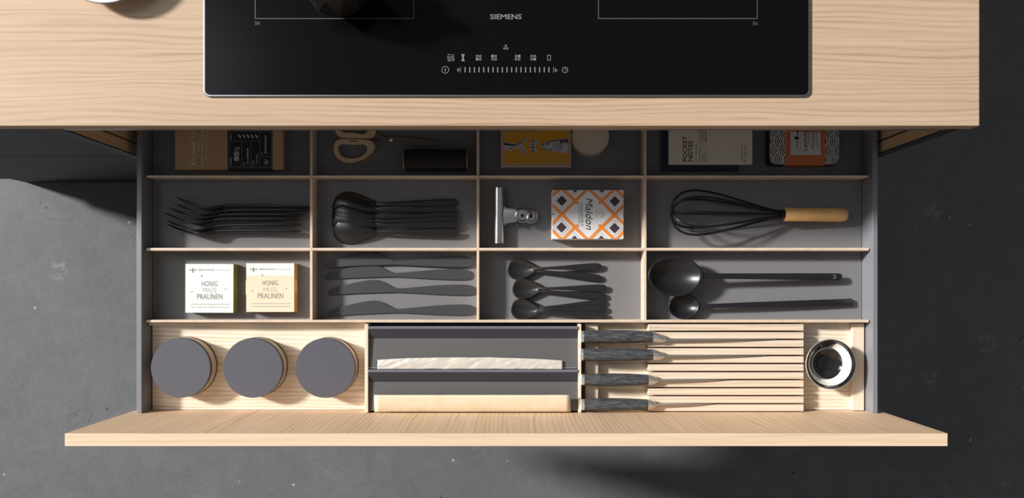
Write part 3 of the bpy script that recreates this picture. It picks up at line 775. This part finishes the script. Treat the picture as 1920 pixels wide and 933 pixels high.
# --- round tin
zt = BASE+.022; cx, cy = at(1107.3, 256.3, zt); R = L(35.4, zt)
tn = thing('round_tin', (cx, cy, BASE), 'small round metal tin beside the mustard match box', 'tin')
MB().lathe([(0,0),(R*.97,0),(R*.97,.012),(0,.012)], (cx,cy,BASE), 56).build('tin_body', M['steelb'], tn, smooth=True)
MB().lathe([(R*.955,.0222),(R*.975,.0234),(R*.998,.0226),(R*1.004,.0205),(R*.99,.0205)], (cx,cy,BASE), 56).build('lid_rim', M['steel'], tn, smooth=True)
MB().lathe([(R*.965,0),(R*.995,.0002),(R*1.0,.0015),(R*.965,.0025)], (cx,cy,BASE), 56).build('base_rim', M['steel'], tn, smooth=True)
MB().lathe([(0,.012),(R*.985,.012),(R,.0125),(R,.0205),(R*.985,.0225),(R*.955,.0225),(R*.94,.0212),(0,.0212)], (cx,cy,BASE), 56).build('tin_lid', M['tin'], tn, smooth=True)

# --- books
zk = BASE+.006
bb = thing('blue_notebook', (X(1315,zk), .19, BASE), 'dark blue notebook lying underneath the cream pocket notes booklet', 'notebook')
MB().box(X(1240,zk), X(1384,zk), Y(320.5,zk), .262, BASE+.001, BASE+.005).build('pages', M['cream'], bb)
for z0 in (BASE, BASE+.005): MB().box(X(1239.5,zk), X(1384.5,zk), Y(321,zk), .263, z0, z0+.001).build('cover', M['bluebook'], bb)
zn = BASE+.013
pn = thing('pocket_notebook', (X(1332,zn), .19, zk), 'cream pocket notes booklet with black title in the rear right compartment', 'notebook')
x0, x1, y0, y1 = X(1254.2,zn), X(1410.6,zn), Y(307.9,zn), .268
MB().box(x0+.0005, x1-.0005, y0+.0005, y1, zk+.0006, zn-.0005).build('pages', M['wht_print'], pn)
for z0 in (zk, zn-.0005): MB().box(x0, x1, y0, y1, z0, z0+.0005).build('cover', M['cream'], pn)
N = zoomer(1235, 235, 9.82, zn); q = L(1/9.82, zn); zz = zn+.0003
text('POCKET', N(481, 428), (q*468, q*82), zz, M['ink'], pn, rot=90, bold=.012)
text('NOTES', N(583, 473), (q*375, q*84), zz, M['ink'], pn, rot=90, bold=.012)
d = MB()
for col, segs in ((690,((665,600),(560,480),(460,350))),(757,((665,420),(300,60))),(808,((665,520),(300,60))),(860,((665,470),(300,60))),(1535,((670,450),(420,360)))):
    for i, (a, b) in enumerate(segs): dashes(d, N(col,a), N(col,b), q*24, zz, col+i, .3, .9)
dashes(d, N(1594,590), N(1594,365), q*26, zz, 77, .3, .9); line(d, N(1594,670), N(1594,630), q*26, zz)
for xx, a, b in ((712,350,60),(778,420,60),(832,460,60),(880,470,60)): line(d, N(xx,a), N(xx,b), q*4, zz)
d.build('small_print', M['inkg'], pn)

# --- fish tin with wave pattern
zl = BASE+.020
ft = thing('wave_tin', (X(1508,zl), .19, BASE), 'rounded black tin with white wave pattern and orange paper band', 'tin')
x0, x1, y0, y1 = X(1442,zl), X(1574,zl), Y(309.2,zl), .262
rc = L(11, zl)
MB().prism(rrect(x0, x1, y0, y1, rc), BASE, zl).build('tin_body', M['tinblk'], ft, smooth=True, bevel=.0025, seg=3)
mb = MB(); RW = L(17.2, zl); step = L(.42, zl); inx0, inx1, iny0, iny1 = x0+.001, x1-.001, y0+.001, y1-.001
def wave(x, y):
    # overlapping fans opening to the left; the row furthest right lies on top
    k1 = int(math.floor((x+RW)/(RW*.5)))+1
    for k in range(k1, k1-8, -1):
        cxx = k*RW*.5; off_ = (k % 2)*RW
        j = round((y-off_)/(2*RW)); cyy = off_+j*2*RW; r = math.hypot(x-cxx, y-cyy)
        if r < RW and x <= cxx: return int(r/RW*9) % 2 == 0
    return False
def inside_r(x, y):
    for sx, cx_ in ((-1, inx0+rc), (1, inx1-rc)):
        for sy, cy_ in ((-1, iny0+rc), (1, iny1-rc)):
            if (x-cx_)*sx > 0 and (y-cy_)*sy > 0: return math.hypot(x-cx_, y-cy_) < rc-.001
    return True
bx0, bx1 = X(1473,zl), X(1546.8,zl)
yy = iny0
while yy < iny1:
    for xa, xb in ((inx0, bx0), (bx1, inx1)):
        n = int((xb-xa)/step*1.5); st = (xb-xa)/n; run = None
        for i in range(n+1):
            on = i < n and inside_r(xa+(i+.5)*st, yy) and wave(xa+(i+.5)*st-x0, yy-y0+.006)
            if on and run is None: run = i
            if not on and run is not None:
                mb.poly([(xa+run*st,yy-step/2),(xa+i*st,yy-step/2),(xa+i*st,yy+step/2),(xa+run*st,yy+step/2)], zl+.0003); run = None
    yy += step
mb.build('wave_print', M['wave'], ft)
MB().box(bx0, bx1, y0-.0006, y1+.0006, BASE+.0005, zl+.0005).build('paper_band', M['orange'], ft, bevel=.0004)
T = zoomer(1420, 235, 10.37, zl+.0008); q = L(1/10.37, zl); zz = zl+.0008
a = T(645, 575); b = T(1230, 575)
st_ = MB().poly([a, b, (b[0], y1-.012), (a[0], y1-.012)], zz).build('label_sticker', M['lblg'], ft)
zz += .0003
text('Lachsforelle', T(925, 170), (q*640, q*88), zz, M['ink'], st_, rot=90)
text('JONA', T(778, 378), (q*165, q*46), zz, M['ink'], st_, rot=90)
d = MB(); disc(d, T(752,245), q*34, zz, 14); line(d, T(752,245), T(808,245), q*16, zz)
d.poly([T(790,215), T(808,245), T(790,275), T(770,245)], zz); dashes(d, T(782,190), T(782,40), q*36, zz, 31)
d.build('leaf_emblem', M['ink'], st_)
d = MB(); line(d, T(835,500), T(835,60), q*5, zz); dashes(d, T(1062,465), T(1062,60), q*30, zz, 32, .3, .9); dashes(d, T(1103,420), T(1103,60), q*28, zz, 33, .3, .9); dashes(d, T(1160,430), T(1160,60), q*16, zz, 34)
d.build('small_print', M['inkg'], st_)
d = MB(); dashes(d, T(1000,370), T(1000,110), q*22, zz, 35); d.build('small_print', M['orange'], st_)

# ================================================================== cutlery builders (local frame, bowl centre at the origin, handle along +x)
def handle_loft(pts, n=10):
    """pts: (x, y, z, half_width, half_thickness)"""
    secs = []
    for x, y, z, hw, ht in pts:
        s = []
        for i in range(n):
            a = 2*math.pi*(i+.5)/n; c, sn = math.cos(a), math.sin(a)
            s.append((x, y+hw*math.copysign(abs(c)**.6, c), z+ht*math.copysign(abs(sn)**.7, sn)))
        secs.append(s)
    return MB().loft(secs)
def spoon(name, label, group, a, b, depth, hl, prof, m, sign=-1, egg=.26, thick=.0014, nk=.24):
    """bowl half-length a, half-width b; sign -1 hollow up, +1 dome up; prof = handle sections"""
    t = thing(name, (0,0,0), label, 'spoon', group)
    mb = MB(); nr, na = 9, 40
    mb.v.append((0, 0, sign*depth))
    for i in range(1, nr+1):
        r = i/nr
        for j in range(na):
            th = 2*math.pi*j/na; c = math.cos(th); s = math.sin(th)
            neck = max(0, c)**5
            mb.v.append((r*a*c*(1+nk*neck), r*b*s*(1-egg*c*r), sign*depth*(1-r**2.2)+neck*r*r*.0012))
    for j in range(na): mb.f.append((0, 1+j, 1+(j+1)%na))
    for i in range(nr-1):
        for j in range(na):
            mb.f.append((1+i*na+j, 1+(i+1)*na+j, 1+(i+1)*na+(j+1)%na, 1+i*na+(j+1)%na))
    bo = mb.build('bowl', m, t, smooth=True, local=True)
    sm = bo.modifiers.new('solid', 'SOLIDIFY'); sm.thickness = thick; sm.offset = 0
    handle_loft(prof).build('handle', m, t, smooth=True, local=True)
    return t
ORD = ['rearmost', 'second', 'third', 'fourth', 'fifth', 'frontmost']

# ------------------------------------------------------------------ six forks lying on edge
def fork_profile(u):      # u metres from the tine tips -> sideways offset (image up)
    pts = [(0,0),(.012,-.0065),(.025,-.0120),(.038,-.0158),(.050,-.0178),(.062,-.0170),(.075,-.0135),(.088,-.0118),(.11,-.0115),(.15,-.0120),(.19,-.0128),(.217,-.0135)]
    for (x0,y0),(x1,y1) in zip(pts, pts[1:]):
        if u <= x1:
            f = (u-x0)/(x1-x0); f = f*f*(3-2*f)*.35+f*.65; return y0+(y1-y0)*f
    return pts[-1][1]
def make_fork():
    t = thing('fork', (0,0,0), '', 'fork', 'black forks lying on edge')
    def sec(u, z0, z1, th):
        y = fork_profile(u); e = .003; dy = (fork_profile(u+e)-fork_profile(max(0,u-e))); dx = u+e-max(0,u-e); l = math.hypot(dx, dy); nx, ny = -dy/l*th, dx/l*th
        zm_ = (z0+z1)/2
        return [(u-nx,y-ny,z0+.0006),(u-nx*.4,y-ny*.4,z0),(u+nx*.4,y+ny*.4,z0),(u+nx,y+ny,z0+.0006),(u+nx,y+ny,z1-.0006),(u+nx*.4,y+ny*.4,z1),(u-nx*.4,y-ny*.4,z1),(u-nx,y-ny,z1-.0006)]
    hw = .0118
    for k in range(4):      # tines
        z0 = .0122-hw+.0062*k; S = []
        for i in range(8):
            u = .050*i/7; f = .35+.65*min(1, u/.03); S.append(sec(u, z0+.0024*(1-f), z0+.0048-.0024*(1-f), .0006+.0006*min(1, u/.04)))
        MB().loft(S).build('tine', M['blackm'], t, local=True, smooth=True)
    S = []
    for u, h, th in ((.049,.0118,.0013),(.058,.0116,.0015),(.066,.0098,.0017),(.073,.0070,.0019),(.08,.0048,.002)):
        S.append(sec(u, .0122-h, .0122+h, th))
    MB().loft(S).build('head', M['blackm'], t, local=True, smooth=True)
    S = []
    for u, h, th in ((.0795,.0048,.002),(.09,.0042,.0021),(.11,.0044,.0021),(.14,.0055,.002),(.17,.0068,.0018),(.195,.0078,.0016),(.21,.0074,.0013),(.2155,.0055,.0009),(.217,.003,.0006)):
        S.append(sec(u, .0122-h, .0122+h, th))
    MB().loft(S).build('handle', M['blackm'], t, local=True, smooth=True)
    return t
fk = make_fork()
fd = [((205,95),(1840,212)),((190,175),(1830,250)),((115,222),(1775,312)),((52,285),(1715,362)),((70,378),(1730,428)),((82,425),(1735,512))]
for i, (p, e) in enumerate(fd):
    z = BASE+.0122; a = at(300+p[0]/6.62, 355+p[1]/6.62, z+.006); b = at(300+e[0]/6.62, 355+e[1]/6.62, z+.006)
    ang = math.atan2(b[1]-a[1], b[0]-a[0])+math.atan2(.0135, .217)
    lab = f'{ORD[i]} of six black forks lying on edge in the left compartment' if i in (0, 5) else f'{ORD[i]} fork from the rear among six black forks on edge'
    loc = (a[0]-.002, a[1], BASE+.0002)
    if i == 0: fk.location = loc; fk.rotation_euler = (0,0,ang); fk['label'] = lab
    else: dup(fk, loc, (0,0,ang), lab)

# ------------------------------------------------------------------ six table spoons, domes up, fanned
ts = spoon('table_spoon', '', 'black table spoons', .0315, .0205, .0085, .17,
           [(.031,0,.0012,.0046,.0008),(.036,0,.0012,.0040,.0009),(.042,0,.0022,.0031,.0011),(.05,0,.0036,.0028,.0012),(.062,0,.0040,.0030,.0012),(.09,0,.0036,.0043,.0010),(.125,0,.0028,.0060,.0009),(.15,0,.0022,.0069,.0008),(.162,0,.0019,.0068,.0008),(.168,0,.0017,.0055,.0007),(.171,0,.0016,.0028,.0005)], M['spoonm'], sign=1, egg=.3, nk=.32)
TS = zoomer(610, 345, 7.11, BASE+.012)
sd = [((350,268),(1765,238)),((345,328),(1745,352)),((345,440),(1745,422)),((345,490),(1748,482)),((345,532),(1748,552)),((362,628),(1765,648))]
for i, (p, e) in enumerate(sd):
    a = TS(*p); b = TS(*e); ang = math.atan2(b[1]-a[1], b[0]-a[0]); roll = 0 if i == 0 else math.radians(19)
    z = BASE+.0010 if i == 0 else BASE+.0088
    if i == 1: roll = math.radians(14); z = BASE+.0075
    lab = f'{ORD[i]} of six black table spoons fanned face down' if i in (0, 5) else f'{ORD[i]} black table spoon from the rear of the fanned stack of six'
    if i == 0: ts.location = (*a, z); ts.rotation_euler = (roll,0,ang); ts['label'] = lab
    else: dup(ts, (*a, z), (roll,0,ang), lab)

# ------------------------------------------------------------------ four table knives
TK = zoomer(600, 465, 6.4, BASE+.003)
top = [(95,775),(112,758),(150,735),(220,712),(300,690),(400,666),(500,645),(570,634),(640,628),(700,632),(760,652),(810,678),(860,704),(900,720),(935,726)]
hup = [(1000,724),(1150,710),(1400,686),(1600,676),(1720,675),(1800,682),(1845,700),(1862,730)]
hdn = [(1862,760),(1845,790),(1800,803),(1720,807),(1600,806),(1400,800),(1100,785),(1000,781)]
bot = [(935,779),(900,779),(700,785),(400,799),(200,813),(115,822),(98,815)]
org = TK(930, 752)
def tkp(p): x, y = TK(*p); return (x-org[0], y-org[1])
def make_table_knife():
    t = thing('table_knife', (0,0,0), '', 'knife', 'black table knives')
    MB().prism([tkp(p) for p in top+bot], .0002, .0031).build('blade', M['knifem'], t, local=True, bevel=.0009)
    pts = [tkp(p) for p in [(896,720),(935,727)]+hup+hdn+[(896,778)]]
    MB().prism(pts, .0001, .00305).build('handle', M['knifem'], t, local=True, bevel=.0009)
    return t
tk = make_table_knife()
klab = ['rearmost black table knife, overlapping the blade below it', 'black table knife half hidden under the rearmost one', 'third black table knife from the rear, lying apart', 'black table knife nearest the canister row']
for i, (dx, dy, rot, z, roll) in enumerate(((-22,-578,-.2,.0029,0),(-36,-432,-.6,.0002,0),(2,-246,-.55,.0002,0),(0,0,0,.0002,0))):
    p = TK(930+dx, 752+dy); loc = (*p, BASE+z); r = (math.radians(roll),0,math.radians(rot))
    if i == 0: tk.location = loc; tk.rotation_euler = r; tk['label'] = klab[0]
    else: dup(tk, loc, r, klab[i])

# ------------------------------------------------------------------ seven teaspoons, hollow up
tea = spoon('teaspoon', '', 'black teaspoons', .0215, .0160, .0065, .13,
            [(.0195,0,.0004,.0034,.0012),(.026,0,.0024,.0026,.0014),(.035,0,.0042,.0022,.0015),(.05,0,.0042,.0025,.0014),(.075,0,.0024,.0038,.0013),(.1,0,-.0002,.0054,.0012),(.118,0,-.0018,.006,.0011),(.126,0,-.0024,.0054,.001),(.1298,0,-.0026,.0035,.0008),(.131,0,-.0027,.0015,.0006)], M['spoonm'], sign=-1)
TE = zoomer(940, 475, 7.175, BASE+.008)
te = [((275,205),(1265,325),0,'lower of the two rear teaspoons, handle pointing towards the drawer front'),
      ((262,212),(1350,172),1,'upper of the two rear teaspoons, its handle tip furthest back'),
      ((335,480),(1358,578),0,'lower of the two middle teaspoons, handle slanting forward'),
      ((328,474),(1338,462),1,'upper of the two middle teaspoons with straight handle'),
      ((318,745),(1320,668),0,'lowest of the three front teaspoons, its black handle rearmost'),
      ((315,750),(1345,748),1,'middle teaspoon of the three stacked at the front'),
      ((308,752),(1330,838),2,'top teaspoon of the three stacked at the front')]
first = True
for p, e, lv, lab in te:
    a = TE(*p); b = TE(*e); ang = math.atan2(b[1]-a[1], b[0]-a[0]); z = BASE+.0075+lv*.0019
    loc = (*a, z)
    if first: tea.location = loc; tea.rotation_euler = (0,0,ang); tea['label'] = lab; first = False
    else: dup(tea, loc, (0,0,ang), lab)

# ------------------------------------------------------------------ serving spoons
SV = zoomer(1205, 470, 4.518, BASE+.02)
zr = BASE+.028
a = at(1205+272/4.518, 470+212/4.518, zr); b = at(1205+1690/4.518, 470+220/4.518, BASE+.012)
ln = b[0]-a[0]
big = spoon('serving_spoon', 'large black serving spoon resting across the smaller one', 'black serving spoons', L(225/4.518,zr), L(170/4.518,zr), .018, ln,
            [(.046,0,-.0005,.006,.002),(.056,0,-.002,.0048,.0026),(.075,0,-.0035,.0046,.003),(.12,0,-.006,.0049,.0032),(.2,0,-.0105,.0055,.0032),(.26,0,-.0138,.0058,.003),(ln-.004,0,-.0155,.0057,.0028),(ln-.001,0,-.0157,.004,.002),(ln,0,-.0158,.002,.001)], M['servm'], egg=.0, thick=.0018, nk=.05)
big.location = (*a, zr); big.rotation_euler = (0,0,math.atan2(b[1]-a[1], ln))
p = MB().lathe([(.0018,.0),(.0032,.0),(.0034,.0005),(.0018,.0006),(.0018,0)], (ln-.015,0,-.0113), 16).build('hanging_hole', M['steelb'], big, local=True, smooth=True)
zr2 = BASE+.0135
a = at(1205+348/4.518, 470+472/4.518, zr2); b = at(1205+1785/4.518, 470+436/4.518, BASE+.008); ln = math.hypot(b[0]-a[0], b[1]-a[1])
sm2 = spoon('serving_spoon', 'smaller long-handled black spoon tucked under the large serving spoon', 'black serving spoons', L(128/4.518,zr2), L(103/4.518,zr2), .012, ln,
            [(.027,0,0,.0048,.0018),(.034,0,.0012,.0036,.0024),(.05,0,.001,.0036,.0028),(.1,0,-.0005,.0046,.003),(.2,0,-.004,.0056,.003),(ln-.002,0,-.008,.0062,.0028),(ln,0,-.0082,.005,.002)], M['servm'], egg=.0, thick=.0016, nk=.05)
sm2.location = (*a, zr2); sm2.rotation_euler = (0,0,math.atan2(b[1]-a[1], b[0]-a[0]))

# ------------------------------------------------------------------ whisk
zw = BASE+.030
hx0, hx1, hy = X(1474,zw), X(1591.5,BASE+.018), Y(401.8,BASE+.022)
wk = thing('whisk', (hx0, hy, BASE), 'black wire balloon whisk with beech handle', 'whisk')
tipx, tipy = at(1256, 398.5, zw)
rh = L(12.9, BASE+.024)
zh0, zh1 = BASE+.022, BASE+.0125
n = 24; S = []
for t, r in ((0,.93),(.01,1),(.5,1.0),(.88,1.0),(.95,.93),(.985,.75),(1,.5)):
    x = hx0+(hx1-hx0)*t; z = zh0+(zh1-zh0)*t
    S.append([(x, hy+rh*r*math.cos(2*math.pi*q_/n), z+rh*r*math.sin(2*math.pi*q_/n)) for q_ in range(n)])
MB().loft(S).build('handle', M['beech'], wk, smooth=True)
MB().tube([(hx0-.006, hy, zh0), (hx0+.004, hy, zh0)], .0075, 16).build('collar', M['black'], wk, smooth=True)
Lw = hx0-tipx; RB = L(41.5, zw)
prof = [(0,.13),(.12,.22),(.25,.40),(.4,.62),(.55,.82),(.68,.955),(.78,1.0),(.86,.96),(.92,.83),(.965,.6),(.99,.3),(1,0)]
def whr(t):
    for (a0,r0),(a1,r1) in zip(prof, prof[1:]):
        if t <= a1: f = (t-a0)/(a1-a0); f = f*f*(3-2*f)*.0+f; return r0+(r1-r0)*f
    return 0
ts_ = [i/22 for i in range(18)]+[.80,.84,.88,.91,.94,.96,.975,.988,.996,1.0]
for k in range(4):
    ph = math.radians(4+45*k); path = []
    for sgn in (1, -1):
        seq = ts_ if sgn == 1 else ts_[-2::-1]
        for t in seq:
            r = RB*whr(t)*(1-.05*k*t); x = hx0-.004-(Lw-.004-.0012*k)*t
            zc = zh0+(BASE+RB*.97+.0015-zh0)*min(1, t*1.25)
            path.append((x, hy+(tipy-hy)*t+sgn*r*math.cos(ph), zc+sgn*r*math.sin(ph)*.94))
    MB().tube(path, .0018, 8).build('wire_loop', M['black'], wk, smooth=True)

# ------------------------------------------------------------------ bulldog clip
zc_ = BASE+.010
cp = thing('bulldog_clip', (X(950,zc_), Y(404,zc_), BASE), 'polished steel bulldog clip beside the orange patterned salt box', 'clip')
rj = L(10.4, zc_); xj = X(935,zc_); y0, y1 = Y(456.2,zc_), Y(352.4,zc_)
def ly(mb, x, z, r, ya, yb, a0=0, a1=360, n=28, th=.0011):
    ang = [math.radians(a0+(a1-a0)*i/n) for i in range(n+1)]
    out = [(x+r*math.cos(a), z+r*math.sin(a)) for a in ang]+[(x+(r-th)*math.cos(a), z+(r-th)*math.sin(a)) for a in reversed(ang)]
    nn = len(mb.v); k = len(out)
    mb.v += [(p[0],ya,p[1]) for p in out]+[(p[0],yb,p[1]) for p in out]
    mb.f += [(nn+i, nn+(i+1)%k, nn+k+(i+1)%k, nn+k+i) for i in range(k)]
    for i in range(n): mb.f += [(nn+i, nn+i+1, nn+k-2-i, nn+k-1-i), (nn+k+i, nn+k+i+1, nn+2*k-2-i, nn+2*k-1-i)]
    return mb
ly(MB(), xj, BASE+rj+.0003, rj, y0, y1, 25, 178).build('jaw', M['chrome'], cp, smooth=True)
ly(MB(), xj, BASE+rj+.0003, rj, y0, y1, 182, 335).build('jaw', M['chrome'], cp, smooth=True)
ya, yb = Y(420,zc_), Y(388.5,zc_); x2 = X(943,zc_); x3 = X(968,zc_)
zj = BASE+rj*1.35
MB().loft([[(x2,ya,zj-.004),(x2,yb,zj-.004),(x2,yb,zj),(x2,(ya+yb)/2,zj+.0022),(x2,ya,zj)],
           [(x3,ya+.003,zj+.001),(x3,yb-.003,zj+.001),(x3,yb-.003,zj+.004),(x3,(ya+yb)/2,zj+.006),(x3,ya+.003,zj+.004)]]).build('spring_neck', M['chrome'], cp, smooth=True)
for px in (946.5, 969.5):
    for py in (387.8, 421): 
        c = at(px, py, zc_); MB().lathe([(0,-.004),(.0014,-.004),(.0016,0),(.001,.0012),(0,.0014)], (c[0],c[1],zj+.001), 12).build('rivet', M['chrome'], cp, smooth=True)
def pad(px, py, z, r, nm):
    c = at(px, py, z); 
    MB().lathe([(r*.2,0),(r,0),(r*1.02,.0014),(r*.98,.0034),(r*.84,.0038),(r*.78,.0018),(r*.66,.0014),(r*.60,.0022),(r*.24,.0026),(r*.2,.0018),(r*.2,0)], (c[0],c[1],z), 36).build(nm, M['chrome'], cp, smooth=True)
pad(994.5, 405.3, BASE+.006, L(14.2, BASE), 'thumb_plate')
MB().lathe([(L(12,zc_),0),(L(12.6,zc_),.009),(L(11,zc_),.0095),(L(10.6,zc_),0)], (*at(987,405,zc_), BASE+.0095), 36).build('spring_coil', M['steelb'], cp, smooth=True)
pad(979.4, 404.3, BASE+.0205, L(13.6, BASE+.02), 'thumb_plate')

# ------------------------------------------------------------------ salt box
zx = BASE+.026
c0 = at(1102.2, 401.8, zx)
sb = thing('salt_box', (*c0, BASE), 'white carton of salt with orange lattice and dark diamonds', 'box')
hw_, hh_ = L(134.2/2, zx), L(91.8/2, zx)
sb_c = MB().box(c0[0]-hw_, c0[0]+hw_, c0[1]-hh_, c0[1]+hh_, BASE+.0002, zx).build('carton', M['saltw'], sb, bevel=.0006)
Q = zoomer(1020, 345, 8.11, zx); qs = L(1/8.11, zx)
bnd = (c0[0]-hw_+.0006, c0[0]+hw_-.0006, c0[1]-hh_+.0006, c0[1]+hh_-.0006)
def add_clip(mb, pts, z):
    p = clip([tuple(t) for t in pts], *bnd)
    if len(p) >= 3: mb.poly(p, z)
def bar(mb, a, b, wd, z):
    a = Vector(Q(*a)); b = Vector(Q(*b)); d = (b-a).normalized(); n = Vector((-d.y, d.x))*wd/2
    add_clip(mb, [a-n, b-n, b+n, a+n], z)
def dia(mb, c, r, z): add_clip(mb, [Q(c[0]-r,c[1]), Q(c[0],c[1]+r), Q(c[0]+r,c[1]), Q(c[0],c[1]-r)], z)
dcs = [(270,253),(1076,262),(265,657),(1072,668),(473,52),(878,55),(463,862),(870,862),(68,455),(1275,465)]
d = MB(); [dia(d, c, 132, zx+.0003) for c in dcs]; d.build_each('pale_diamond', M['saltl'], sb_c)
d = MB(); [dia(d, c, 108, zx+.0005) for c in dcs]; d.build_each('white_diamond', M['saltw'], sb_c)
d = MB(); [dia(d, c, 82, zx+.0007) for c in dcs]; d.build_each('dark_diamond', M['saltd'], sb_c)
d = MB(); z = zx+.0004; wd = qs*46
for a, b in (((60,225),(280,52)),((90,640),(270,455)),((270,455),(475,255)),((475,255),(700,40)),((240,880),(468,655)),((878,258),(1100,45)),((640,890),(875,655)),((875,655),(1070,465)),((1070,465),(1280,255)),((1050,885),(1280,650)),
             ((230,30),(475,255)),((50,240),(270,455)),((270,455),(466,655)),((466,655),(700,880)),((60,640),(300,870)),((875,655),(1110,880)),((640,40),(878,258)),((878,258),(1070,465)),((1070,465),(1290,680)),((1030,20),(1290,275))):
    bar(d, a, b, wd, z); z += .000004
for c in ((498,285),(850,285),(495,632),(850,632)):
    add_clip(d, [Q(c[0]-26,c[1]-18), Q(c[0]+26,c[1]-18), Q(c[0]+26,c[1]+18), Q(c[0]-26,c[1]+18)], z)
d.build_each('lattice_bar', M['salto'], sb_c)
text('Maldon', Q(685, 452), (qs*485, qs*108), zx+.0008, M['teal'], sb_c, rot=-90, shear=.3, bold=-.004)
text('GOURMET', Q(570, 462), (qs*355, qs*34), zx+.0008, M['gprint'], sb_c, rot=-90)
d = MB(); dashes(d, Q(527,320), Q(527,600), qs*16, zx+.0008, 41); dashes(d, Q(790,395), Q(790,520), qs*16, zx+.0008, 42); d.build('small_print', M['gprint_l'], sb_c)
d = MB(); dia(d, (864,464), 50, zx+.0008); d.build('peach_diamond', M['pink'], sb_c)
d = MB(); dia(d, (864,464), 22, zx+.001); d.build('white_diamond', M['saltw'], sb_c)

# ------------------------------------------------------------------ praline boxes
def praline(cpx, rot, lab, kind):
    zp = BASE+.019
    c = at(*cpx, zp); hw = L(89.8/2, zp); hh = L(91.2/2, zp); q = L(1/7.68, zp)
    o = thing('praline_box', (*c, BASE), lab, 'box', 'honey praline boxes')
    mt_, ms = (M['mintw'], M['mintg']) if kind == 'MINZE' else (M['nutw'], M['nuts'])
    MB().box(c[0]-hw, c[0]+hw, c[1]-hh, c[1]+hh, BASE+.0002, zp-.0008).build('box_body', ms, o)
    MB().box(c[0]-hw, c[0]+hw, c[1]-hh, c[1]+hh, zp-.0008, zp).build('lid_face', mt_, o)
    P = lambda x, y: (c[0]+(x-471)*q, c[1]-(y-460)*q); z = zp+.0003
    if kind != 'MINZE':
        MB().poly([(c[0]-hw,c[1]-hh),(c[0]+hw,c[1]-hh),P(471+345,285),P(471-345,285)], z-.0001).build('peach_panel', M['nutc'], o)
        MB().box(c[0]+hw-.0001, c[0]+hw+.0006, P(0,540)[1], P(0,360)[1], BASE+.003, zp-.0003).build('seal_tab', M['nutt'], o)
        MB().box(c[0]-hw-.0008, c[0]-hw, P(0,560)[1], P(0,360)[1], BASE+.003, zp-.0003).build('seal_tab', M['nutc'], o)
    z += .0002
    text('HONIG', P(471,392), (q*222, q*74), z, M['gprint'], o, bold=-.008, spacing=1.12)
    text('MINZE' if kind == 'MINZE' else 'NUSS', P(471,485), (q*195, q*68), z, M['gprint_l'], o, bold=-.012)
    text('PRALINEN', P(474,577), (q*360, q*76), z, M['gprint'], o, bold=-.006, spacing=1.1)
    d = MB(); y1_ = 688; dashes(d, P(200,y1_), P(760,y1_), q*15, z, 51, .3, 1); dashes(d, P(200,730), P(760,730), q*15, z, 52, .3, 1)
    dashes(d, P(308,193), P(540,193), q*26, z, 53, .3, .8); dashes(d, P(560,196), P(765,196), q*12, z, 54, .3, .8); d.build('small_print', M['gprint_l'], o)
    d = MB()
    for s in (-1, 1): d.poly([P(228,200), P(228+s*40,186), P(228+s*56,192), P(228+s*40,206)], z)
    d.poly([P(222,170), P(234,170), P(234,235), P(222,235)], z)
    for x, y, a in ((355,280,100),(215,508,15),(702,470,-30)):
        t = math.radians(a); dx_, dy_ = math.cos(t)*20, -math.sin(t)*20; nx_, ny_ = math.sin(t)*7, math.cos(t)*7
        d.poly([P(x-dx_,y-dy_), P(x+nx_,y+ny_), P(x+dx_,y+dy_), P(x-nx_,y-ny_)], z)
    d.build('bee_print', M['gprint'], o)
    o.rotation_euler = (0,0,math.radians(rot))
praline((392.6, 540.2), -.2, 'white honey mint praline box with green sides', 'MINZE')
praline((506.6, 538.8), 0, 'peach honey nut praline box with caramel sides', 'NUSS')
